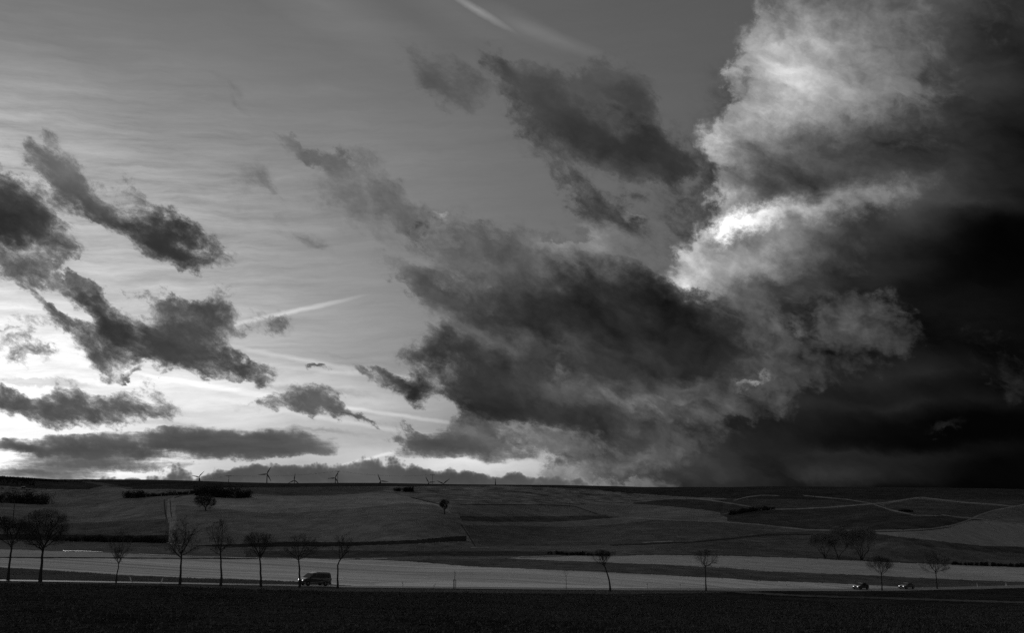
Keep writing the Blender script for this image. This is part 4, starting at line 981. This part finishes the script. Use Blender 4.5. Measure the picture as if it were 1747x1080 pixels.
def vehicle(name, label, cat, loc, heading, paint, length, width, profile, glass_sides, screen, rear_screen, wheels, lamp_z, wheel_r, waist, tuck, pitch=0.0, rails=False, lamp_size=(0.16, 0.09), extra=None):
    """profile: side outline (x forward from the middle, z); the body narrows above the waist"""
    root = empty(name, loc, rot=(0, -pitch, heading)); tag(root, label, cat)
    hw = width / 2
    def half(x, z):
        f = 0.0 if z <= waist else (z - waist) / (max(p[1] for p in profile) - waist)
        w = hw - tuck * f
        nose = max(0.0, (abs(x) - length * 0.36) / (length * 0.14)); w -= 0.11 * min(1, nose) ** 2
        if z < waist * 0.45: w -= 0.05
        return w
    bm = bmesh.new(); n = len(profile)
    cols = []
    for s in (-1.0, -0.86, 0.86, 1.0):
        row = []
        for x, z in profile:
            w = half(x, z); sc = 1.0
            zz = z if abs(s) == 1.0 else z + (0.035 if z > waist * 0.9 else 0.0)
            xx = x if abs(s) < 1 else x * 0.985
            row.append(bm.verts.new((xx, w * s, zz)))
        cols.append(row)
    for a, b in zip(cols[:-1], cols[1:]):
        for k in range(n): bm.faces.new((a[k], a[(k + 1) % n], b[(k + 1) % n], b[k]))
    bm.faces.new(cols[0][::-1]); bm.faces.new(cols[-1])
    bmesh.ops.recalc_face_normals(bm, faces=bm.faces[:])
    ed = [e for e in bm.edges if e.calc_face_angle(0) > 0.6]
    bmesh.ops.bevel(bm, geom=ed, offset=0.05, segments=2, affect='EDGES', clamp_overlap=True)
    me = bpy.data.meshes.new('body'); bm.to_mesh(me); bm.free(); me.materials.append(paint)
    bo = bpy.data.objects.new('body', me); COL.objects.link(bo); bo.parent = root
    for gl in glass_sides:                                         # side windows
        for s in (-1, 1):
            V = [(x, s * (half(x, z) + 0.012), z) for x, z in gl] + [(x, s * (half(x, z) - 0.02), z) for x, z in gl]
            k = len(gl); F = [tuple(range(k)), tuple(range(2 * k - 1, k - 1, -1))] + [(i, (i + 1) % k, k + (i + 1) % k, k + i) for i in range(k)]
            link_mesh('side_window', V, F, M_glass, root)
    def pane(nm, a, b, inset=0.09):
        (x0, z0), (x1, z1) = a, b
        d = Vector((x1 - x0, 0, z1 - z0)).normalized(); nrm = Vector((-d.z, 0, d.x)) if nm == 'rear_window' else Vector((d.z, 0, -d.x))
        if nrm.z < 0: nrm = -nrm
        V = []
        for lift in (0.045, -0.01):
            for (x, z, s) in ((x0, z0, -1), (x0, z0, 1), (x1, z1, 1), (x1, z1, -1)):
                V.append(Vector((x, s * (half(x, z) - inset), z)) + nrm * lift)
        link_mesh(nm, V, [(0, 1, 2, 3), (7, 6, 5, 4), (0, 4, 5, 1), (1, 5, 6, 2), (2, 6, 7, 3), (3, 7, 4, 0)], M_glass, root)
    pane('windscreen', *screen); pane('rear_window', *rear_screen)
    for x in wheels:
        for s in (-1, 1):
            y = s * (hw - 0.10)
            t = Tubes(); t.add([(x, y - s * 0.11, wheel_r), (x, y - s * 0.08, wheel_r), (x, y + s * 0.08, wheel_r), (x, y + s * 0.12, wheel_r)], [wheel_r * 0.6, wheel_r, wheel_r, wheel_r * 0.66], 20)
            w = t.build('wheel', M_tyre, root)
            r = Tubes(); r.add([(x, y + s * 0.02, wheel_r), (x, y + s * 0.105, wheel_r), (x, y + s * 0.12, wheel_r), (x, y + s * 0.125, wheel_r)], [wheel_r * 0.62, wheel_r * 0.62, wheel_r * 0.3, 0.01], 14); r.build('rim', M_rim, w)
    xf = max(p[0] for p in profile); xr = min(p[0] for p in profile)
    def box(nm, m, c, sz, parent=root):
        b = bmesh.new(); bmesh.ops.create_cube(b, size=1.0)
        for v in b.verts: v.co = Vector((c[0] + v.co.x * sz[0], c[1] + v.co.y * sz[1], c[2] + v.co.z * sz[2]))
        bmesh.ops.bevel(b, geom=b.edges[:], offset=min(sz) * 0.22, segments=2, affect='EDGES')
        me = bpy.data.meshes.new(nm); b.to_mesh(me); b.free(); me.materials.append(m)
        o = bpy.data.objects.new(nm, me); COL.objects.link(o); o.parent = parent; return o
    for s in (-1, 1):
        box('headlight', M_lamp, (xf - 0.05, s * (hw - 0.33), lamp_z), (0.14, lamp_size[0] * 1.5, lamp_size[1] * 1.6))
        box('wing_mirror', M_trim, (screen[0][0] - 0.35, s * (hw + 0.07), waist + 0.12), (0.10, 0.18, 0.16))
        box('tail_light', M_trim, (xr + 0.02, s * (hw - 0.16), waist * 0.9), (0.06, 0.14, 0.28))
    box('front_bumper', M_trim, (xf - 0.02, 0, wheel_r * 1.15), (0.16, width * 0.90, 0.24))
    box('rear_bumper', M_trim, (xr + 0.02, 0, wheel_r * 1.2), (0.14, width * 0.88, 0.22))
    box('grille', M_trim, (xf - 0.015, 0, lamp_z), (0.08, width * 0.42, 0.12))
    box('number_plate', M_plate, (xf + 0.075, 0, wheel_r * 1.15), (0.02, 0.5, 0.10))
    for s in (-1, 1):
        for xh in ([p for p in extra] if extra else []): box('door_handle', M_trim, (xh, s * (hw + 0.005), waist - 0.10), (0.16, 0.03, 0.04))
    return root

def facing(px, off, extra_turn=0.0):
    p, h = road_at(px, off)
    q, _ = road_at(px - 30, off)
    d = (q - p); pitch = math.atan2(d.z, d.xy.length)
    return p, h + math.pi + extra_turn, pitch

M_van = grey_mat('van_paint', 0.03, 0.28, 0.5, coat=0.8)
p, hd, pt = facing(539, 0.6, 0.20)
vehicle('van', 'dark minibus with lit headlights driving left on the road behind a roadside tree', 'van', p, hd, M_van, 4.8, 1.84,
        [(-2.36, 0.34), (2.10, 0.30), (2.38, 0.42), (2.40, 0.78), (2.30, 0.95), (1.62, 1.14), (0.86, 1.80), (0.55, 1.90), (0.0, 1.94), (-1.9, 1.93), (-2.18, 1.88), (-2.33, 1.30), (-2.38, 0.75)],
        [[(1.30, 1.20), (0.30, 1.20), (0.30, 1.76), (0.78, 1.74)], [(0.18, 1.20), (-0.92, 1.20), (-0.92, 1.76), (0.18, 1.76)], [(-1.02, 1.20), (-2.10, 1.22), (-1.98, 1.74), (-1.02, 1.76)]],
        ((1.56, 1.20), (0.92, 1.76)), ((-2.31, 1.30), (-2.20, 1.80)), (1.52, -1.40), 0.80, 0.33, 1.08, 0.20, pt, lamp_size=(0.17, 0.10), extra=(0.40, -0.7))
HATCH = [(-1.95, 0.32), (1.80, 0.28), (2.02, 0.38), (2.04, 0.62), (1.90, 0.76), (1.0, 0.95), (0.30, 1.36), (0.05, 1.43), (-0.8, 1.46), (-1.35, 1.40), (-1.80, 1.02), (-1.98, 0.85), (-2.0, 0.45)]
SALOON = [(-2.18, 0.32), (1.95, 0.28), (2.20, 0.38), (2.22, 0.60), (2.08, 0.74), (1.05, 0.93), (0.32, 1.34), (0.05, 1.40), (-0.75, 1.41), (-1.15, 1.32), (-1.60, 1.00), (-2.12, 0.95), (-2.22, 0.80), (-2.22, 0.45)]
M_car1 = grey_mat('black_car_paint', 0.010, 0.25, 0.5, coat=0.7)
M_car2 = grey_mat('silver_car_paint', 0.10, 0.30, 0.5, metallic=0.5, coat=0.5)
p, hd, pt = facing(1473, 0.9, 0.0)
vehicle('car', 'black hatchback with lit headlights, front one of the two oncoming cars', 'car', p, hd, M_car1, 4.1, 1.74, HATCH,
        [[(0.78, 0.98), (-0.20, 0.98), (-0.20, 1.34), (0.22, 1.32)], [(-0.30, 0.98), (-1.30, 1.0), (-1.05, 1.32), (-0.30, 1.35)]], ((0.92, 1.0), (0.36, 1.33)), ((-1.74, 1.08), (-1.42, 1.35)), (1.28, -1.22), 0.66, 0.31, 0.92, 0.22, pt, extra=(0.0, -0.9))
p, hd, pt = facing(1550, 0.9, 0.0)
vehicle('car', 'paler saloon with lit headlights, rear one of the two oncoming cars', 'car', p, hd, M_car2, 4.5, 1.76, SALOON,
        [[(0.82, 0.96), (-0.15, 0.96), (-0.15, 1.30), (0.24, 1.29)], [(-0.25, 0.96), (-1.20, 0.98), (-0.95, 1.28), (-0.25, 1.31)]], ((0.96, 0.98), (0.38, 1.30)), ((-1.54, 1.03), (-1.20, 1.29)), (1.38, -1.34), 0.65, 0.31, 0.90, 0.22, pt, extra=(0.05, -0.85))

# ------------------------------------------------------------------ roadside posts, stalks, sapling stakes
M_white = grey_mat('white_post_plastic', 0.55, 0.6, 0.3, noise_amt=0.15, noise_scale=8)
M_band = grey_mat('black_post_band', 0.015, 0.6, 0.2)
M_refl = grey_mat('reflector', 0.7, 0.15, 0.6)
def post(label, px, row, tilt, h=1.05):
    b = ground_at(px, row)
    root = empty('delineator_post', b, rot=(0, tilt, 0.2)); tag(root, label, 'roadside post', 'white marker posts along the road')
    def prism(nm, z0, z1, w, m, cut=0.0, grow=0.0):
        w += grow
        tri = [(-w, -w * 0.8), (w, -w * 0.8), (w * 0.5, w * 0.9), (-w * 0.5, w * 0.9)]
        V = [(x, y, z0) for x, y in tri] + [(x, y, z1 - (cut if y > 0 else 0)) for x, y in tri]
        return link_mesh(nm, V, [(3, 2, 1, 0), (4, 5, 6, 7), (0, 1, 5, 4), (1, 2, 6, 5), (2, 3, 7, 6), (3, 0, 4, 7)], m, root)
    prism('shaft', -0.2, h, 0.075, M_white, 0.05)
    bd = prism('band', h * 0.70, h * 0.90, 0.075, M_band, 0.02, 0.005)
    r = link_mesh('reflector', [(-0.025, -0.072, h * 0.74), (0.025, -0.072, h * 0.74), (0.025, -0.072, h * 0.86), (-0.025, -0.072, h * 0.86), (-0.025, -0.06, h * 0.74), (0.025, -0.06, h * 0.74), (0.025, -0.06, h * 0.86), (-0.025, -0.06, h * 0.86)],
                  [(0, 1, 2, 3), (7, 6, 5, 4), (0, 4, 5, 1), (2, 6, 7, 3), (1, 5, 6, 2), (3, 7, 4, 0)], M_refl, bd)
    return root
post('white marker post tilted left, right of the slim young tree', 224.5, 994.5, -0.32, 1.1)
post('white marker post tilted right, left of the tall open-crowned tree', 274.5, 997, 0.25, 1.1)
post('white marker post on the far verge just right of the crooked tree', 1104.5, 1005.2, -0.08)
post('white marker post left of the straight lone tree', 1160, 1005.6, 0.05)
post('white marker post left of the front car', 1342, 1005.8, 0.04)
post('white marker post between the front car and the fan-crowned tree', 1498, 1006.8, -0.25)
post('white marker post right of the wide flat-crowned tree', 1668, 1002.6, -0.18)
post('white marker post nearest the right edge of the picture', 1716.5, 1001.6, 0.05)
def stalk(label, px, row, pts):
    b = ground_at(px, row); s = b.y / FPX
    root = empty('dead_stalk', b); tag(root, label, 'dead plant')
    tb = Tubes(); P_ = [(x * s, 0, z * s) for x, z in pts[0]]
    tb.add(P_, np.linspace(0.035, 0.015, len(P_)), 5); tb.build('stem', M_twig, root)
    for q in pts[1:]:
        t = Tubes(); Pq = [(x * s, 0.02, z * s) for x, z in q]; t.add(Pq, np.linspace(0.028, 0.03, len(Pq)), 4); t.build('twig', M_twig, root)
stalk('small dead stalk with bent head on the verge right of the van', 687, 1002.4, [[(0, -1), (0.3, 4), (-0.2, 7), (0.4, 10)], [(0, 5), (-1.2, 6.5), (-0.6, 7.5)], [(0, 2), (0.8, 4)]])
stalk('slanting dead stalk beside the staked sapling', 739, 1005.6, [[(-0.5, -1), (1.5, 3.5), (3.8, 10)], [(1.5, 3.5), (0.6, 6)], [(2.4, 6), (3.9, 7)]])
# staked young tree
b = ground_at(775.5, 1006.4); s = b.y / FPX
root = empty('staked_sapling', b); tag(root, 'leafless sapling held in a wooden stake frame beside the road', 'sapling')
for sx in (-1, 1):
    t = Tubes(); t.add([(sx * 1.9 * s, 0, -0.3), (sx * 1.9 * s, 0, 15.5 * s)], [0.05, 0.05], 6); t.build('stake', M_wood, root)
t = Tubes(); t.add([(-2.1 * s, 0.05, 15 * s), (0, 0.05, 15 * s), (2.1 * s, 0.05, 15 * s)], [0.045] * 3, 6); t.build('crossbar', M_wood, root)
t = Tubes(); t.add([(-0.4 * s, 0.02, -0.2), (-0.3 * s, 0, 10 * s), (0.2 * s, 0, 20 * s), (0.6 * s, 0, 29 * s)], [0.05, 0.04, 0.025, 0.012], 6); t.build('stem', M_twig, root)
rg = np.random.default_rng(3); t = Tubes()
for k in range(16):
    z = rg.uniform(14, 27) * s; a = rg.uniform(0, 6.28); d = rg.uniform(1.0, 2.6) * s
    t.add([(0.1 * s, 0, z), (math.cos(a) * d * 0.5, math.sin(a) * d * 0.5, z + d * 0.9), (math.cos(a) * d, math.sin(a) * d, z + d * 2.2)], [0.014, 0.011, 0.006], 3)
t.build('twigs', M_twig, root)

# ------------------------------------------------------------------ small things far up the meadow at the left
M_roof = grey_mat('pale_sheet_roof', 0.30, 0.6, 0.3)
M_planks = grey_mat('dark_planks', 0.02, 0.9, 0.0, noise_amt=0.3, noise_scale=2)
b = ground_at(40, 833.5); s = b.y / FPX
root = empty('shed', b, 0.2); tag(root, 'small dark shed with pale roof on the far meadow at the upper left', 'shed')
w, d, h = 2.6 * s, 2.0 * s, 2.2 * s
link_mesh('wall', [(-w, -d, -0.4), (w, -d, -0.4), (w, d, -0.4), (-w, d, -0.4), (-w, -d, h), (w, -d, h), (w, d, h), (-w, d, h)], [(0, 1, 5, 4), (1, 2, 6, 5), (2, 3, 7, 6), (3, 0, 4, 7), (4, 5, 6, 7)], M_planks, root)
link_mesh('roof', [(-w * 1.1, -d * 1.15, h), (w * 1.1, -d * 1.15, h), (w * 1.1, 0, h * 1.45), (-w * 1.1, 0, h * 1.45), (-w * 1.1, d * 1.15, h), (w * 1.1, d * 1.15, h)], [(0, 1, 2, 3), (3, 2, 5, 4), (0, 3, 4), (1, 5, 2), (0, 4, 5, 1)], M_roof, root)
link_mesh('door', [(-w * 0.3, -d * 1.02, 0), (w * 0.3, -d * 1.02, 0), (w * 0.3, -d * 1.02, h * 0.8), (-w * 0.3, -d * 1.02, h * 0.8), (-w * 0.3, -d, 0), (w * 0.3, -d, 0), (w * 0.3, -d, h * 0.8), (-w * 0.3, -d, h * 0.8)], [(0, 1, 2, 3), (0, 4, 5, 1), (2, 6, 7, 3), (1, 5, 6, 2), (3, 7, 4, 0)], M_trim, root)
rg = np.random.default_rng(8)
def heap(label, px, row, wpx, hpx):
    b = ground_at(px, row); s = b.y / FPX
    bm = bmesh.new(); bmesh.ops.create_icosphere(bm, subdivisions=3, radius=1.0)
    for v in bm.verts:
        n = 1 + 0.18 * math.sin(v.co.x * 5 + px) * math.cos(v.co.y * 4) + rg.uniform(-0.05, 0.05)
        v.co = Vector((v.co.x * wpx * s * 0.5 * n, v.co.y * wpx * s * 0.4 * n, max(v.co.z, -0.25) * hpx * s * n))
    me = bpy.data.meshes.new('dark_heap'); bm.to_mesh(me); bm.free(); me.materials.append(M_planks)
    o = bpy.data.objects.new('dark_heap', me); COL.objects.link(o); o.location = b
    tag(o, label, 'heap', 'dark heaps on the far meadow')
heap('dark heap on the far meadow nearest the left edge', 4, 833.8, 6, 1.3)
heap('long dark heap on the far meadow left of the small shed', 23.5, 834.2, 7, 1.3)
heap('dark heap just below the small shed on the far meadow', 45.5, 836.6, 4, 1.4)
heap('dark heap right of the small shed on the far meadow', 51, 836.4, 4.5, 1.5)
# raised hide
b = ground_at(331.8, 834.2); s = b.y / FPX
root = empty('hunting_hide', b, 0.3); tag(root, 'tiny dark raised hide left of the large thicket on the hill', 'hide')
h0, h1, w = 1.6 * s, 4.4 * s, 1.0 * s
for sx, sy in ((-1, -1), (1, -1), (1, 1), (-1, 1)):
    t = Tubes(); t.add([(sx * w * 1.1, sy * w * 1.1, -0.3), (sx * w * 0.9, sy * w * 0.9, h0 + 0.1)], [0.07, 0.06], 5); t.build('leg', M_wood, root)
link_mesh('cabin', [(-w, -w, h0), (w, -w, h0), (w, w, h0), (-w, w, h0), (-w, -w, h1), (w, -w, h1), (w, w, h1 * 0.93), (-w, w, h1 * 0.93)], [(3, 2, 1, 0), (0, 1, 5, 4), (1, 2, 6, 5), (2, 3, 7, 6), (3, 0, 4, 7), (4, 5, 6, 7)], M_planks, root)
link_mesh('roof', [(-w * 1.2, -w * 1.2, h1 + 0.03), (w * 1.2, -w * 1.2, h1 + 0.03), (w * 1.2, w * 1.2, h1 * 0.93), (-w * 1.2, w * 1.2, h1 * 0.93), (-w * 1.2, -w * 1.2, h1 + 0.15), (w * 1.2, -w * 1.2, h1 + 0.15), (w * 1.2, w * 1.2, h1 * 0.93 + 0.12), (-w * 1.2, w * 1.2, h1 * 0.93 + 0.12)],
          [(3, 2, 1, 0), (0, 1, 5, 4), (1, 2, 6, 5), (2, 3, 7, 6), (3, 0, 4, 7), (4, 5, 6, 7)], M_planks, root)

# ------------------------------------------------------------------ seedlings and clods on the near field
M_seed = grey_mat('young_crop_leaf', 0.08, 0.9, 0.0, noise_amt=0.5, noise_scale=0.7)
rg = np.random.default_rng(41)
N = 60000
yy_ = np.sqrt(rg.uniform(52.0 ** 2, 165.0 ** 2, N)); xx_ = rg.uniform(-0.60, 0.60, N) * yy_
ok = np.ones(N, bool); zz_ = np.zeros(N)
ci = np.clip(np.searchsorted(R_COLS, xx_ / yy_) - 1, 0, NCOL - 2); ri = np.clip(np.searchsorted(Y_ROWS, yy_) - 1, 0, NROW - 2)
fid = [k for k, (n_, m_) in enumerate(PARCELS, 1) if n_ == 'dark_field'][0]
ok = pid[ci, ri] == fid
fw = (yy_ - Y_ROWS[ri]) / (Y_ROWS[ri + 1] - Y_ROWS[ri])
zz_ = T[ci, ri] * Y_ROWS[ri] * (1 - fw) + T[ci, ri + 1] * Y_ROWS[ri + 1] * fw
clump = 0.5 + 0.5 * np.sin(xx_ * 0.9 + 2 * np.sin(yy_ * 0.35)) * np.sin(yy_ * 0.8 + np.sin(xx_ * 0.4))
ok &= rg.random(N) < 0.25 + 0.75 * clump
xx_, yy_, zz_ = xx_[ok], yy_[ok], zz_[ok]; n = len(xx_)
base_ = np.stack([xx_, yy_, zz_ - 0.02], axis=1)
V, F = [], []
for k in range(3):
    a = rg.uniform(0, 6.28, n); h = rg.uniform(0.07, 0.22, n); w = rg.uniform(0.03, 0.09, n)
    d1 = np.stack([np.cos(a), np.sin(a), 0 * a], axis=1)
    tip = base_ + d1 * (h * 0.7)[:, None] + np.stack([0 * a, 0 * a, h], axis=1)
    e = np.stack([-np.sin(a), np.cos(a), 0 * a], axis=1) * w[:, None]
    V.append(np.stack([base_ - e, base_ + e, tip], axis=1).reshape(-1, 3))
V = np.concatenate(V); F = np.arange(len(V)).reshape(-1, 3)
tag(link_np('young_crop', V, F, M_seed), 'sparse young crop and clods on the dark near field', 'crop', kind='stuff')

# ------------------------------------------------------------------ rank grass on the verges, ragged against road and field
M_rank = grey_mat('rank_grass', 0.17, 0.95, 0.0, noise_amt=0.5, noise_scale=0.5)
rg = np.random.default_rng(52)
vid = [k for k, (n_, m_) in enumerate(PARCELS, 1) if n_ == 'verge']
N = 150000
yy_ = rg.uniform(110.0, 275.0, N); xx_ = rg.uniform(-0.58, 0.58, N) * yy_
ci = np.clip(np.searchsorted(R_COLS, xx_ / yy_) - 1, 0, NCOL - 2); ri = np.clip(np.searchsorted(Y_ROWS, yy_) - 1, 0, NROW - 2)
ok = np.isin(pid[ci, ri], vid)
fw = (yy_ - Y_ROWS[ri]) / (Y_ROWS[ri + 1] - Y_ROWS[ri])
zz_ = T[ci, ri] * Y_ROWS[ri] * (1 - fw) + T[ci, ri + 1] * Y_ROWS[ri + 1] * fw
dr = np.min(np.abs(xx_[ok][:, None] - road_c[None, ::3, 0]) ** 2 + np.abs(yy_[ok][:, None] - road_c[None, ::3, 1]) ** 2, axis=1) if ok.sum() < 20000 else None
xx_, yy_, zz_ = xx_[ok], yy_[ok], zz_[ok]
if dr is not None:
    keep = dr > 4.6 ** 2; xx_, yy_, zz_ = xx_[keep], yy_[keep], zz_[keep]
n = len(xx_); base_ = np.stack([xx_, yy_, zz_ - 0.03], axis=1)
tall = 0.5 + 0.5 * np.sin(xx_ * 0.21 + 1.7 * np.sin(yy_ * 0.13)) * np.sin(xx_ * 0.067)
V = []
for k in range(4):
    a = rg.uniform(0, 6.28, n); h = rg.uniform(0.05, 0.14, n) * (0.5 + 1.3 * tall); w = rg.uniform(0.03, 0.08, n)
    d1 = np.stack([np.cos(a), np.sin(a), 0 * a], axis=1); e = np.stack([-np.sin(a), np.cos(a), 0 * a], axis=1) * w[:, None]
    V.append(np.stack([base_ - e, base_ + e, base_ + d1 * (h * 0.5)[:, None] + np.stack([0 * a, 0 * a, h], axis=1)], axis=1).reshape(-1, 3))
V = np.concatenate(V)
if len(V): tag(link_np('verge_grass', V, np.arange(len(V)).reshape(-1, 3), M_rank), 'rank uneven grass on the road verges', 'grass', kind='stuff')

# lumps of turned earth on the near field
M_clod = grey_mat('earth_clod', 0.035, 0.95, 0.0, noise_amt=0.4, noise_scale=2.0)
N = 9000
yy_ = np.sqrt(rg.uniform(52.0 ** 2, 150.0 ** 2, N)); xx_ = rg.uniform(-0.60, 0.60, N) * yy_
ci = np.clip(np.searchsorted(R_COLS, xx_ / yy_) - 1, 0, NCOL - 2); ri = np.clip(np.searchsorted(Y_ROWS, yy_) - 1, 0, NROW - 2)
fw = (yy_ - Y_ROWS[ri]) / (Y_ROWS[ri + 1] - Y_ROWS[ri])
zz_ = T[ci, ri] * Y_ROWS[ri] * (1 - fw) + T[ci, ri + 1] * Y_ROWS[ri + 1] * fw
patchy = 0.5 + 0.5 * np.sin(xx_ * 0.33 + np.sin(yy_ * 0.21) * 2) * np.sin(yy_ * 0.27 + 1)
ok = (pid[ci, ri] == fid) & (rg.random(N) < 0.15 + 0.85 * patchy)
c = np.stack([xx_, yy_, zz_], axis=1)[ok]; n = len(c)
octa = np.array([(1, 0, 0), (0, 1, 0), (-1, 0, 0), (0, -1, 0), (0, 0, 0.75), (0, 0, -0.6)], float)
sz = rg.uniform(0.07, 0.24, (n, 1, 1)) * rg.uniform(0.7, 1.3, (n, 6, 1))
V = (c[:, None, :] + octa[None] * sz + rg.normal(0, 0.015, (n, 6, 3))).reshape(-1, 3)
tri = np.array([(0, 1, 4), (1, 2, 4), (2, 3, 4), (3, 0, 4), (1, 0, 5), (2, 1, 5), (3, 2, 5), (0, 3, 5)])
F = (np.arange(n)[:, None, None] * 6 + tri[None]).reshape(-1, 3)
tag(link_np('soil_clods', V, F, M_clod), 'scattered lumps of turned earth on the dark near field', 'soil', kind='stuff')
